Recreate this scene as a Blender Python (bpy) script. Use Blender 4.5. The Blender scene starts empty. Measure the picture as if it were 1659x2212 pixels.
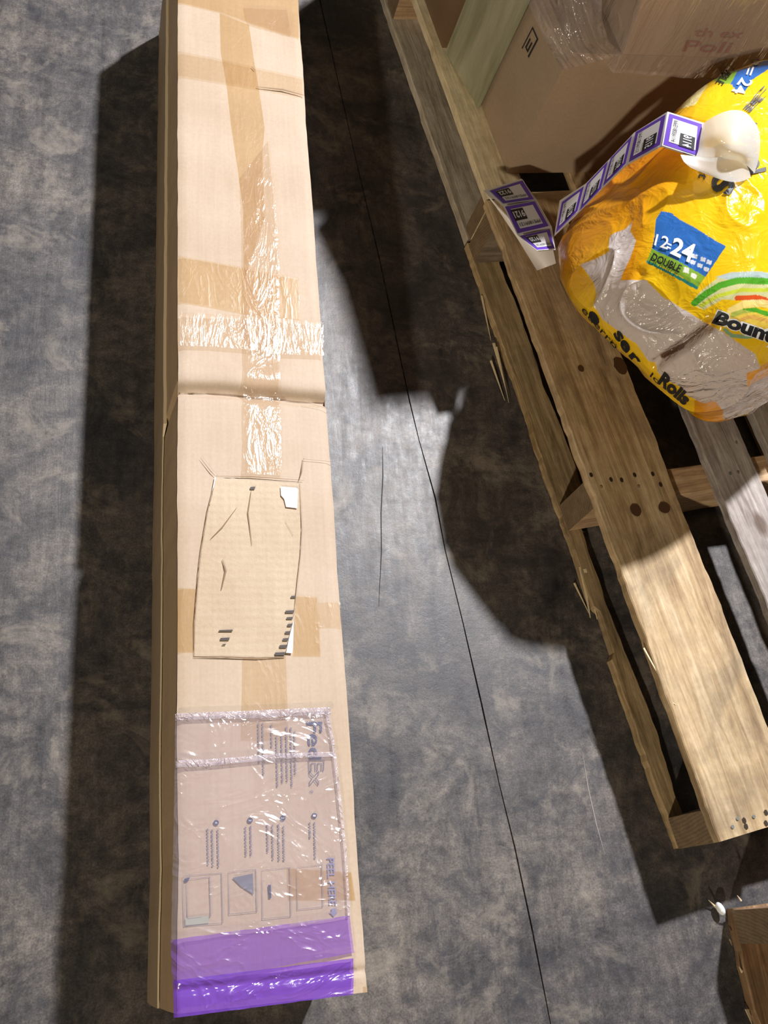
import bpy, bmesh, math, random
import numpy as np
from mathutils import Vector, Matrix, noise
from mathutils.bvhtree import BVHTree

random.seed(7)
K = 1.2                      # metres per plan unit (height of the phone above the floor)
CX, CY, F = 829.5, 1106.0, 2050.34
M = np.array([[0.96188798, -0.02737816, -0.27206976],
              [-0.08488195, 0.91592769, -0.3922646],
              [0.25993571, 0.40040842, 0.87869592]])
PYAW = -0.17613361
sc = bpy.context.scene
COL = sc.collection

# ------------------------------------------------------------------ camera
cd = bpy.data.cameras.new('camera'); cam = bpy.data.objects.new('camera', cd); COL.objects.link(cam)
cd.sensor_fit = 'VERTICAL'; cd.sensor_height = 24; cd.lens = 24 * F / 2212
cd.clip_start = 0.05; cd.clip_end = 100
cam.matrix_world = Matrix.Translation((0, 0, K)) @ Matrix([[float(x) for x in r] for r in M]).to_4x4()
sc.camera = cam
# ------------------------------------------------------------------ world, lamps, exposure
w = bpy.data.worlds.new('hall_air'); sc.world = w; w.use_nodes = True
w.node_tree.nodes['Background'].inputs[0].default_value = (1.0, 0.90, 0.72, 1)
w.node_tree.nodes['Background'].inputs[1].default_value = 0.045
def lamp(name, loc, power, color, size):
    l = bpy.data.lights.new(name, 'AREA'); l.shape = 'DISK'; l.size = size; l.energy = power; l.color = color
    o = bpy.data.objects.new(name, l); COL.objects.link(o); o.location = loc
    d = Vector((0.35, 0.5, 0)) - Vector(loc)
    o.rotation_euler = d.to_track_quat('-Z', 'Y').to_euler()
    return o
lamp('high_bay_lamp', (1.923 * K, 2.99 * K, 3.94 * K), 620, (0.98, 0.97, 1.0), 0.24)
lamp('high_bay_lamp', (-2.4 * K, -4.4 * K, 3.0 * K), 265, (1.0, 0.87, 0.68), 0.24)
sc.view_settings.view_transform = 'Standard'; sc.view_settings.look = 'None'
sc.view_settings.gamma = 1; sc.view_settings.use_curve_mapping = False
sc.view_settings.exposure = 0.0

# ------------------------------------------------------------------ coordinates
def ray(u, v): return M @ np.array([u - CX, -(v - CY), -F])
def at(u, v, z):
    r = ray(u, v); t = (z - 1) / r[2]
    return Vector((r[0] * t, r[1] * t, z))
def pixnp(P):
    q = (P - np.array([0, 0, 1.0])) @ M
    return np.stack([CX + q[:, 0] * F / -q[:, 2], CY - q[:, 1] * F / -q[:, 2]], 1)
def frame(yaw):
    d = Vector((math.sin(yaw), math.cos(yaw), 0)); return Vector((d.y, -d.x, 0)), d

# ------------------------------------------------------------------ objects
def tag(o, label=None, cat=None, group=None, kind=None):
    if label: o['label'] = label
    if cat: o['category'] = cat
    if group: o['group'] = group
    if kind: o['kind'] = kind
    return o
def empty(name, loc, label, cat, group=None):
    o = bpy.data.objects.new(name, None); COL.objects.link(o); o.location = Vector(loc) * K
    o.empty_display_size = 0.05
    return tag(o, label, cat, group)
def root_loc(p):
    v = Vector((0, 0, 0))
    while p is not None: v += p.location; p = p.parent
    return v
def build(name, bm, mat, parent=None, smooth=False):
    """bm in plan units, world axes"""
    me = bpy.data.meshes.new(name)
    bm.normal_update()
    bm.to_mesh(me); bm.free()
    return link_mesh(name, me, mat, parent, smooth)
def link_mesh(name, me, mat, parent=None, smooth=False):
    off = root_loc(parent)
    me.transform(Matrix.Scale(K, 4))
    if parent is None:
        c = sum((v.co for v in me.vertices), Vector()) / max(1, len(me.vertices)); off = c
    me.transform(Matrix.Translation(-off))
    for m in (mat if isinstance(mat, list) else [mat]): me.materials.append(m)
    if name in ('deck_board', 'stringer', 'bottom_board'): me.materials.append(M_END)
    if smooth:
        for p in me.polygons: p.use_smooth = True
    o = bpy.data.objects.new(name, me); COL.objects.link(o)
    if parent: o.parent = parent
    else: o.location = off
    return o

# ------------------------------------------------------------------ node helpers
class NT:
    def __init__(s, name):
        s.m = bpy.data.materials.new(name); s.m.use_nodes = True; s.t = s.m.node_tree; s.t.nodes.clear()
        s.out = s.t.nodes.new('ShaderNodeOutputMaterial')
    def n(s, typ, ins=None, **kw):
        x = s.t.nodes.new('ShaderNode' + typ)
        for k, v in kw.items(): setattr(x, k, v)
        for k, v in (ins or {}).items():
            if isinstance(v, bpy.types.NodeSocket): s.t.links.new(v, x.inputs[k])
            else: x.inputs[k].default_value = v
        return x
    def noise(s, vec, scale, detail=4, rough=0.55, dist=0.0):
        return s.n('TexNoise', {'Vector': vec, 'Scale': scale, 'Detail': detail, 'Roughness': rough, 'Distortion': dist}).outputs['Fac']
    def ramp(s, fac, stops, interp='LINEAR'):
        r = s.n('ValToRGB', {'Fac': fac}); e = r.color_ramp.elements; r.color_ramp.interpolation = interp
        while len(e) < len(stops): e.new(0.5)
        for i, (p, c) in enumerate(stops):
            e[i].position = p; e[i].color = (*c, 1) if len(c) == 3 else c
        return r.outputs['Color']
    def mix(s, fac, a, b, mode='MIX'):
        x = s.n('MixRGB', {'Fac': fac, 'Color1': a, 'Color2': b}); x.blend_type = mode; return x.outputs[0]
    def math(s, op, a, b=0.0, c=0.0):
        x = s.n('Math', {0: a, 1: b}, operation=op)
        if op in ('SMOOTHSTEP', 'MULTIPLY_ADD'): 
            if isinstance(c, bpy.types.NodeSocket): s.t.links.new(c, x.inputs[2])
            else: x.inputs[2].default_value = c
        return x.outputs[0]
    def maprange(s, v, a, b, c=0.0, d=1.0):
        return s.n('MapRange', {'Value': v, 'From Min': a, 'From Max': b, 'To Min': c, 'To Max': d}).outputs[0]
    def coord(s, scale=(1, 1, 1), rot=(0, 0, 0), which='Object', loc=(0, 0, 0)):
        c = s.n('TexCoord').outputs[which]
        return s.n('Mapping', {'Vector': c, 'Scale': scale, 'Rotation': rot, 'Location': loc}).outputs[0]
    def bump(s, h, strength, dist=0.01, normal=None):
        d = {'Height': h, 'Strength': strength, 'Distance': dist}
        if normal is not None: d['Normal'] = normal
        return s.n('Bump', d).outputs[0]
    def bsdf(s, col, rough=0.6, normal=None, **kw):
        d = {'Base Color': col, 'Roughness': rough}
        if normal is not None: d['Normal'] = normal
        for k, v in kw.items(): d[k.replace('_', ' ')] = v
        return s.n('BsdfPrincipled', d).outputs[0]
    def facing(s, nrm, k=1.0, f0=0.04):
        inc = s.n('NewGeometry').outputs['Incoming']
        d = s.math('ABSOLUTE', s.n('VectorMath', {0: inc, 1: nrm}, operation='DOT_PRODUCT').outputs['Value'])
        p = s.math('POWER', s.math('SUBTRACT', 1.0, s.math('MINIMUM', d, 1.0)), 5.0)
        return s.math('MULTIPLY', s.math('ADD', s.math('MULTIPLY', p, 1 - f0), f0), k)
    def done(s, sh, disp=None):
        s.t.links.new(sh, s.out.inputs['Surface']); return s.m
def plain(name, col, rough=0.6, **kw):
    t = NT(name); return t.done(t.bsdf((*col, 1), rough, **kw))

# concrete ----------------------------------------------------------
def concrete():
    t = NT('worn_concrete'); c = t.coord(which='Object')
    big = t.noise(c, 2.2, 4, 0.6, 0.4); mid = t.noise(c, 9, 8, 0.7, 0.8); fine = t.noise(c, 60, 8, 0.75)
    grit = t.noise(c, 420, 3, 0.7)
    str1 = t.noise(t.coord((26, 3.2, 1), (0, 0, 0.35)), 2.2, 6, 0.7, 0.6)
    str2 = t.noise(t.coord((4, 40, 1), (0, 0, -0.5)), 2.0, 5, 0.7, 0.5)
    base = t.ramp(mid, [(0.32, (0.045, 0.045, 0.055)), (0.46, (0.105, 0.102, 0.105)), (0.62, (0.225, 0.210, 0.195))])
    base = t.mix(t.maprange(big, 0.40, 0.62, 0, 0.5), base, (0.075, 0.077, 0.092, 1))
    base = t.mix(0.75, base, t.ramp(fine, [(0.32, (0.25, 0.25, 0.28)), (0.7, (1.0, 0.98, 0.95))]), 'MULTIPLY')
    base = t.mix(0.35, base, t.ramp(str1, [(0.34, (0.45, 0.45, 0.48)), (0.62, (1.25, 1.22, 1.18))]), 'MULTIPLY')
    base = t.mix(0.25, base, t.ramp(str2, [(0.36, (0.5, 0.5, 0.55)), (0.6, (1.2, 1.2, 1.2))]), 'MULTIPLY')
    base = t.mix(0.8, base, t.ramp(grit, [(0.3, (0.5, 0.5, 0.52)), (0.7, (1.5, 1.48, 1.45))]), 'MULTIPLY')
    st = t.noise(t.coord((1, 1, 1), loc=(3, 1, 0)), 7.5, 9, 0.8, 1.0)
    base = t.mix(t.maprange(st, 0.54, 0.64, 0, 0.65), base, (0.045, 0.046, 0.055, 1))
    sp = t.noise(t.coord((1, 1, 1), loc=(9, 4, 0)), 22, 6, 0.7, 0.8)
    base = t.mix(t.maprange(sp, 0.52, 0.66, 0, 0.7), base, (0.035, 0.037, 0.048, 1))
    sp2 = t.noise(t.coord((1, 1, 1), loc=(2, 8, 0)), 14, 6, 0.7, 0.6)
    base = t.mix(t.maprange(sp2, 0.54, 0.68, 0, 0.45), base, (0.30, 0.27, 0.23, 1))
    base = t.mix(1.0, base, (1.03, 0.99, 0.94, 1), 'MULTIPLY')
    rough = t.math('ADD', t.maprange(fine, 0.3, 0.7, 0.36, 0.52), t.maprange(str1, 0.3, 0.7, -0.06, 0.08))
    h = t.math('ADD', t.math('MULTIPLY', fine, 0.5), t.math('ADD', t.math('MULTIPLY', str1, 0.5), t.math('MULTIPLY', grit, 0.12)))
    return t.done(t.bsdf(base, rough, t.bump(h, 0.35, 0.0022), Specular_IOR_Level=0.5))
# wood ---------------------------------------------------------------
def wood(name, dark, mid_, light, yaw=PYAW, along='y', grime=0.4, rough=0.62, knots=True):
    t = NT(name); sx = (38, 3.0, 38) if along == 'y' else (3.0, 38, 38)
    oi = t.n('ObjectInfo').outputs['Random']
    c0 = t.n('TexCoord').outputs['Object']
    off = t.n('CombineXYZ', {0: t.math('MULTIPLY', oi, 7.0), 1: t.math('MULTIPLY', oi, 13.0), 2: t.math('MULTIPLY', oi, 5.0)}).outputs[0]
    cr = t.n('VectorRotate', {'Vector': c0, 'Angle': yaw}, rotation_type='Z_AXIS').outputs[0]
    cc = t.n('VectorMath', {0: cr, 1: off}, operation='ADD').outputs[0]
    mp = t.n('Mapping', {'Vector': cc, 'Scale': sx}).outputs[0]
    g = t.noise(mp, 1.6, 6, 0.65, 0.8); g2 = t.noise(mp, 7, 4, 0.6, 0.3)
    blot = t.noise(cc, 7, 6, 0.65, 0.5); speck = t.noise(cc, 55, 5, 0.7)
    col = t.ramp(g, [(0.33, dark), (0.5, mid_), (0.66, light)])
    col = t.mix(0.35, col, t.ramp(g2, [(0.35, (0.55, 0.5, 0.45)), (0.6, (1.1, 1.1, 1.08))]), 'MULTIPLY')
    if knots:
        vd = t.n('TexVoronoi', {'Vector': t.n('Mapping', {'Vector': cc, 'Scale': (9, 4.5, 9) if along == 'y' else (4.5, 9, 9)}).outputs[0], 'Scale': 1.0, 'Randomness': 1.0}).outputs['Distance']
        col = t.mix(t.maprange(vd, 0.115, 0.06, 0, 0.8), col, (0.09, 0.045, 0.022, 1))
    col = t.mix(t.maprange(blot, 0.46, 0.68, 0, grime), col, (0.10, 0.085, 0.065, 1))
    col = t.mix(0.45, col, t.ramp(speck, [(0.3, (0.62, 0.6, 0.58)), (0.62, (1.12, 1.12, 1.1))]), 'MULTIPLY')
    h = t.math('ADD', g, t.math('MULTIPLY', g2, 0.5))
    return t.done(t.bsdf(col, rough, t.bump(h, 0.5, 0.003), Specular_IOR_Level=0.35))
# cardboard ------------------------------------------------------------
def cardboard(name, c1, c2, flute='y', bump=0.15, rough=0.6):
    t = NT(name); c = t.coord()
    n1 = t.noise(c, 9, 5, 0.6); n2 = t.noise(c, 260, 4, 0.7); n3 = t.noise(t.coord((300, 8, 300)), 1.0, 3, 0.6)
    col = t.ramp(n1, [(0.3, c1), (0.7, c2)])
    col = t.mix(0.25, col, t.ramp(n2, [(0.3, (0.75, 0.72, 0.68)), (0.7, (1.12, 1.12, 1.1))]), 'MULTIPLY')
    col = t.mix(0.12, col, t.ramp(n3, [(0.35, (0.7, 0.65, 0.6)), (0.6, (1.1, 1.1, 1.1))]), 'MULTIPLY')
    wv = t.n('TexWave', {'Vector': t.coord(), 'Scale': 36.0, 'Distortion': 0.6}, bands_direction='Y').outputs['Fac']
    col = t.mix(0.02, col, t.ramp(wv, [(0.0, (0.7, 0.66, 0.6)), (0.5, (1.05, 1.05, 1.05))]), 'MULTIPLY')
    h = t.math('ADD', t.math('MULTIPLY', wv, 0.05), t.math('ADD', n1, t.math('MULTIPLY', n2, 0.15)))
    return t.done(t.bsdf(col, rough, t.bump(h, bump, 0.003), Specular_IOR_Level=0.35))
# clear films ----------------------------------------------------------
def film(name, tint, haze, haze_col, rough=0.12, wr=1.0, scale=(60, 60, 60), fine=0.3, ior=1.5, gl=1.0, rot=0.3, thick=0.004):
    t = NT(name)
    a = t.noise(t.coord(scale, (0, 0, rot)), 1.0, 3, 0.55, 1.6)
    rdg = t.math('POWER', t.math('MAXIMUM', t.math('SUBTRACT', 1.0, t.math('ABSOLUTE', t.math('MULTIPLY', t.math('SUBTRACT', a, 0.5), 5.0))), 0.0), 3.0)
    b = t.noise(t.coord((scale[0] * 5, scale[1] * 5, scale[2] * 5), (0, 0, rot)), 1.0, 3, 0.6, 0.4)
    h = t.math('ADD', t.math('MULTIPLY', rdg, 0.55), t.math('ADD', a, t.math('MULTIPLY', b, fine)))
    nrm = t.bump(h, wr, thick)
    fr = t.facing(nrm, gl)
    tr = t.n('BsdfTransparent', {'Color': (*tint, 1)}).outputs[0]
    df = t.n('BsdfDiffuse', {'Color': (*haze_col, 1), 'Normal': nrm}).outputs[0]
    gls = t.n('BsdfGlossy', {'Color': (1, 1, 1, 1), 'Roughness': rough, 'Normal': nrm}).outputs[0]
    s1 = t.n('MixShader', {0: haze, 1: tr, 2: df}).outputs[0]
    return t.done(t.n('MixShader', {0: fr, 1: s1, 2: gls}).outputs[0])

MC = concrete()
W_OLD = wood('weathered_pallet_wood', (0.28, 0.18, 0.09), (0.52, 0.375, 0.21), (0.68, 0.53, 0.34), grime=0.5)
W_GREY = wood('grey_pallet_wood', (0.22, 0.185, 0.165), (0.38, 0.34, 0.32), (0.52, 0.48, 0.46), grime=0.3)
W_DUSTY = wood('dusty_bottom_wood', (0.34, 0.29, 0.22), (0.52, 0.46, 0.37), (0.64, 0.58, 0.48), grime=0.3)
W_PALE = wood('pale_new_wood', (0.70, 0.57, 0.36), (0.82, 0.71, 0.48), (0.88, 0.78, 0.57), grime=0.08, knots=False)
W_BOT = wood('split_bottom_wood', (0.22, 0.15, 0.07), (0.42, 0.30, 0.16), (0.56, 0.42, 0.24), grime=0.4)
W_STR = wood('stringer_wood', (0.34, 0.21, 0.12), (0.52, 0.35, 0.20), (0.66, 0.48, 0.30), along='x', grime=0.2)
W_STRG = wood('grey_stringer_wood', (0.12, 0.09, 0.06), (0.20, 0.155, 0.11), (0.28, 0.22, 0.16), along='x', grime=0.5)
W_STRP = wood('pale_stringer_wood', (0.60, 0.48, 0.28), (0.74, 0.62, 0.40), (0.80, 0.69, 0.48), along='x', grime=0.12, knots=False)
W_C = wood('splintered_wood', (0.18, 0.10, 0.05), (0.31, 0.19, 0.10), (0.45, 0.29, 0.17), yaw=-0.033, grime=0.4)
def endgrain():
    t = NT('end_grain'); c = t.coord()
    d = t.n('VectorMath', {0: c, 1: (0.02, 0.03, -0.03)}, operation='SUBTRACT').outputs[0]
    r = t.n('TexWave', {'Vector': d, 'Scale': 70.0, 'Distortion': 3.0, 'Detail': 3.0}, wave_type='RINGS').outputs['Fac']
    n = t.noise(c, 60, 5, .7)
    col = t.mix(.6, t.ramp(r, [(0, (.13, .085, .045)), (.6, (.26, .18, .10))]), t.ramp(n, [(.3, (.10, .07, .04)), (.7, (.24, .17, .10))]))
    return t.done(t.bsdf(col, .8, t.bump(n, .5, .002)))
M_END = endgrain()
M_SPL = plain('fresh_splinter', (0.80, 0.66, 0.42), 0.6)
M_NAIL = plain('nail_steel', (0.55, 0.58, 0.56), 0.35, Metallic=0.9)
CB_TOP = cardboard('light_cardboard', (0.49, 0.375, 0.27), (0.56, 0.445, 0.335), bump=.1)
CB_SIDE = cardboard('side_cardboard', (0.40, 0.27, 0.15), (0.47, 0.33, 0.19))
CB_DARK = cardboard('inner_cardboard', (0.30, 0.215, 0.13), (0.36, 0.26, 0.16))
CB_EDGE = plain('cut_cardboard_edge', (0.80, 0.66, 0.44), 0.6)
CB_CART = cardboard('carton_cardboard', (0.37, 0.28, 0.195), (0.43, 0.33, 0.235))
CB_CART2 = cardboard('wrapped_carton_cardboard', (0.44, 0.33, 0.23), (0.50, 0.38, 0.28))
CB_BRN = cardboard('brown_carton_cardboard', (0.17, 0.105, 0.055), (0.22, 0.14, 0.075))
M_INK = plain('black_ink', (0.012, 0.012, 0.014), 0.5)
M_NAVY = plain('navy_ink', (0.03, 0.045, 0.13), 0.4)
M_GREYINK = plain('faded_grey_ink', (0.17, 0.16, 0.20), 0.5)
M_LILAC = plain('lilac_ink', (0.24, 0.24, 0.42), 0.5)
M_PURPLE = plain('purple_label_print', (0.13, 0.045, 0.50), 0.4)
M_WHITE = plain('white_label_paper', (0.80, 0.79, 0.82), 0.45)
M_BACK = plain('backing_paper', (0.74, 0.70, 0.68), 0.5)
M_REDINK = plain('faded_red_ink', (0.36, 0.13, 0.09), 0.6)
M_LETW = plain('white_print', (0.85, 0.85, 0.82), 0.35)
TAPE = film('packing_tape', (0.955, 0.905, 0.82), 0.03, (0.6, 0.45, 0.3), 0.25, 0.12, (30, 12, 30), 0.4)
TAPE_B = film('amber_packing_tape', (0.93, 0.85, 0.71), 0.03, (0.55, 0.38, 0.2), 0.25, 0.10, (30, 12, 30), 0.4)
TAPE_G = film('wrinkled_glossy_tape', (0.955, 0.90, 0.82), 0.08, (0.75, 0.66, 0.6), 0.17, 0.17, (46, 14, 60), 0.7, gl=0.9, thick=0.006)
POUCH = film('clear_pouch_film', (0.965, 0.945, 0.96), 0.17, (0.66, 0.60, 0.70), 0.14, 0.27, (12, 17, 14), 0.18, gl=1.5, thick=0.012)
POUCHP = film('purple_pouch_film', (0.76, 0.65, 0.95), 0.30, (0.34, 0.17, 0.74), 0.15, 0.28, (12, 17, 14), 0.18, gl=1.5, thick=0.012)
POUCHD = film('deep_purple_pouch_film', (0.60, 0.45, 0.92), 0.52, (0.24, 0.09, 0.64), 0.15, 0.28, (12, 17, 14), 0.18, gl=1.5, thick=0.012)
WRAP = film('stretch_wrap', (0.965, 0.95, 0.94), 0.20, (0.72, 0.64, 0.63), 0.14, 0.28, (26, 26, 5), 0.12, gl=1.6, thick=0.012)
PLASW = film('white_translucent_plastic', (0.95, 0.95, 0.93), 0.80, (0.95, 0.95, 0.93), 0.3, 0.1, (10, 10, 10), 0.1)

# ------------------------------------------------------------------ mesh helpers
def quad_grid(bm, P, nu, nv):
    """P(s,t) -> Vector; returns grid of verts"""
    g = [[bm.verts.new(P(i / nu, j / nv)) for i in range(nu + 1)] for j in range(nv + 1)]
    for j in range(nv):
        for i in range(nu): bm.faces.new((g[j][i], g[j][i + 1], g[j + 1][i + 1], g[j + 1][i]))
    return g
def poly_at(pl, s):
    n = len(pl) - 1; x = min(max(s, 0), 1) * n; i = min(int(x), n - 1); f = x - i
    a, b = pl[i], pl[i + 1]
    return [a[k] + (b[k] - a[k]) * f for k in range(len(a))]
def hexa(bm, c):
    """c: 8 corners, bottom 4 ccw then top 4"""
    v = [bm.verts.new(p) for p in c]
    for f in ((3, 2, 1, 0), (4, 5, 6, 7), (0, 1, 5, 4), (1, 2, 6, 5), (2, 3, 7, 6), (3, 0, 4, 7)):
        bm.faces.new([v[i] for i in f])
    return v
def timber(x0, x1, y0, y1, z0, z1, yaw=PYAW, long='y', rough=0.0012, n=26, seed=0, wane=None, bev=0.0012):
    """a sawn board with a slightly uneven outline"""
    ex, ey = frame(yaw); bm = bmesh.new()
    L0, L1, A0, A1 = (y0, y1, x0, x1) if long == 'y' else (x0, x1, y0, y1)
    rings = []
    for i in range(n + 1):
        s = L0 + (L1 - L0) * i / n
        def nz(k): return rough * noise.noise(Vector((s * 14, k * 3.1 + seed * 7.7, seed)))
        def fz(k): return rough * 0.8 * noise.noise(Vector((s * 60, k * 5.1 + seed * 3.7, seed + 9)))
        a0 = A0 + nz(1) + fz(1); a1 = A1 + nz(2) + fz(2); zt = z1 + nz(3) * 0.6; zb = z0
        if wane:
            d0, d1 = wane(s); a0 += d0; a1 += d1
        h = zt - zb; b = min(bev, h * .3)
        prof = [(a0 + b, zb), (a1 - b, zb), (a1, zb + b), (a1, zt - b), (a1 - b, zt), (a0 + b, zt), (a0, zt - b), (a0, zb + b)]
        ring = []
        for a, z in prof:
            p = (ex * a + ey * s) if long == 'y' else (ex * s + ey * a)
            ring.append(bm.verts.new((p.x, p.y, z)))
        rings.append(ring)
    for i in range(n):
        for k in range(8):
            q = (rings[i][k], rings[i + 1][k], rings[i + 1][(k + 1) % 8], rings[i][(k + 1) % 8])
            bm.faces.new(q)
    for f in (bm.faces.new(rings[0]), bm.faces.new(list(reversed(rings[-1])))): f.material_index = 1
    bmesh.ops.recalc_face_normals(bm, faces=bm.faces)
    return bm
def disc(bm, c, r, h, n=10):
    top = [bm.verts.new((c.x + r * math.cos(2 * math.pi * i / n), c.y + r * math.sin(2 * math.pi * i / n), c.z + h)) for i in range(n)]
    bot = [bm.verts.new((v.co.x, v.co.y, c.z - h)) for v in top]
    bm.faces.new(top); bm.faces.new(list(reversed(bot)))
    for i in range(n): bm.faces.new((bot[i], bot[(i + 1) % n], top[(i + 1) % n], top[i]))
def shard(bm, a, b, w_, h_):
    """thin splinter from a to b"""
    a = Vector(a); b = Vector(b); d = (b - a); s = d.cross(Vector((0, 0, 1)))
    if s.length < 1e-6: s = Vector((1, 0, 0))
    s = s.normalized() * w_ * .5; u = Vector((0, 0, h_))
    c = [a - s, a + s, b + s * .15, b - s * .15]
    hexa(bm, c + [c[0] + u, c[1] + u, c[2] + u * .3, c[3] + u * .3])

# ------------------------------------------------------------------ floor
def build_floor():
    jl = [(700, 40), (770, 350), (820, 560), (885, 868), (905, 950), (940, 1075), (962, 1190), (1000, 1345), (1040, 1520), (1080, 1700), (1112, 1830), (1150, 2010), (1192, 2225)]
    pts = [at(u, v, 0) for u, v in jl]
    d0 = (pts[0] - pts[2]).normalized(); d1 = (pts[-1] - pts[-3]).normalized()
    pts = [pts[0] + d0 * 5] + pts + [pts[-1] + d1 * 4]
    n = len(pts); hw = 0.0008
    for side, name in ((-1, 'floor'), (1, 'floor')):
        bm = bmesh.new(); inner = []; outer = []; low = []
        for i, p in enumerate(pts):
            x = p.x + side * hw * (1 + 0.35 * math.sin(i * 2.3))
            inner.append(bm.verts.new((x, p.y, 0))); outer.append(bm.verts.new((side * 7, p.y, 0))); low.append(bm.verts.new((x - side * hw * 0.3, p.y, -0.006)))
        for i in range(n - 1):
            bm.faces.new((inner[i], inner[i + 1], outer[i + 1], outer[i])); bm.faces.new((inner[i], low[i], low[i + 1], inner[i + 1]))
        bmesh.ops.recalc_face_normals(bm, faces=bm.faces)
        bmesh.ops.recalc_face_normals(bm, faces=bm.faces)
        for f in bm.faces:
            f.normal_update()
            if abs(f.normal.z) > .9 and f.normal.z < 0: f.normal_flip()
        o = build(name, bm, MC)
        # shared texture origin for the two slabs
        me = o.data; me.transform(Matrix.Translation(o.location)); o.location = (0, 0, 0)
        tag(o, kind='structure')
    # dirt-filled bottom of the saw-cut joint
    bm = bmesh.new(); a = []; b = []
    for i, p in enumerate(pts):
        a.append(bm.verts.new((p.x - hw * 2, p.y, -0.0022))); b.append(bm.verts.new((p.x + hw * 2, p.y, -0.0022)))
    for i in range(n - 1): bm.faces.new((a[i], b[i], b[i + 1], a[i + 1]))
    t = NT('joint_dirt'); nn = t.noise(t.coord(), 60, 4)
    m = t.done(t.bsdf(t.ramp(nn, [(0.35, (0.03, 0.028, 0.026)), (0.52, (0.07, 0.066, 0.06)), (0.66, (0.35, 0.34, 0.32))]), 0.6))
    tag(build('trim_1', bm, m), kind='structure')
build_floor()
# hairline crack and scratches (shallow relief lines on the slab)
def line_strip(name, px, z, w_, mat, parent=None, h=0.0003):
    bm = bmesh.new(); L = [at(u, v, z) for u, v in px]; a = []; b = []
    for i, p in enumerate(L):
        d = (L[min(i + 1, len(L) - 1)] - L[max(i - 1, 0)]).normalized(); s = Vector((-d.y, d.x, 0)) * w_ * .5
        if i in (0, len(L) - 1): s *= .3
        a.append(bm.verts.new(p + s + Vector((0, 0, h)))); b.append(bm.verts.new(p - s + Vector((0, 0, h))))
    for i in range(len(L) - 1): bm.faces.new((a[i], b[i], b[i + 1], a[i + 1]))
    return build(name, bm, mat, parent)
CRK = plain('crack_dirt', (0.015, 0.013, 0.012), 0.8)
SCR = plain('scratch_dust', (0.30, 0.27, 0.25), 0.7)
for i, (px, w_, m) in enumerate([([(826, 965), (827, 1030), (823, 1110), (824, 1190), (818, 1310)], .0011, CRK),
                    ([(1258, 1625), (1270, 1700), (1288, 1780), (1306, 1845)], .0010, SCR)]):
    tag(line_strip('trim_%d' % (i + 2), px, 0, w_, m), kind='structure')

# ------------------------------------------------------------------ long taped box
ZT = 0.190; XL0, XL1, XR = 0.0405, 0.0545, 0.2010; YF, YN = 1.181, -0.052
box = empty('long_box', ((XL0 + XR) / 2, 0.5, 0), 'long narrow brown cardboard shipping box lying on the concrete, taped and creased across the middle', 'box')
def crease_dy(x): return 0
cL = at(386, 838, ZT).y; cR = at(711, 864, ZT).y
def ycrease(x): return cL + (cR - cL) * (x - XL1) / (XR - XL1)
def topz(x, y):
    d = y - (ycrease(x) + 0.003 * noise.noise(Vector((x * 25, 1, 0))))
    z = ZT
    z -= 0.0075 * math.exp(-(d / 0.0055) ** 2)
    z += 0.0025 * math.exp(-((d - 0.018) / 0.014) ** 2) - 0.0018 * (1 if d < 0 else 0) * math.exp(-abs(d) / 0.05)
    z += 0.0011 * noise.noise(Vector((x * 12, y * 5, 2)))
    k2 = at(640, 2175, ZT).y
    z -= 0.0022 * math.exp(-((y - (k2 + 0.02)) / 0.003) ** 2)
    return z
def xjit(y, k): return 0.0011 * noise.noise(Vector((y * 9, k, 4))) + 0.0005 * noise.noise(Vector((y * 45, k, 8)))
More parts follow.
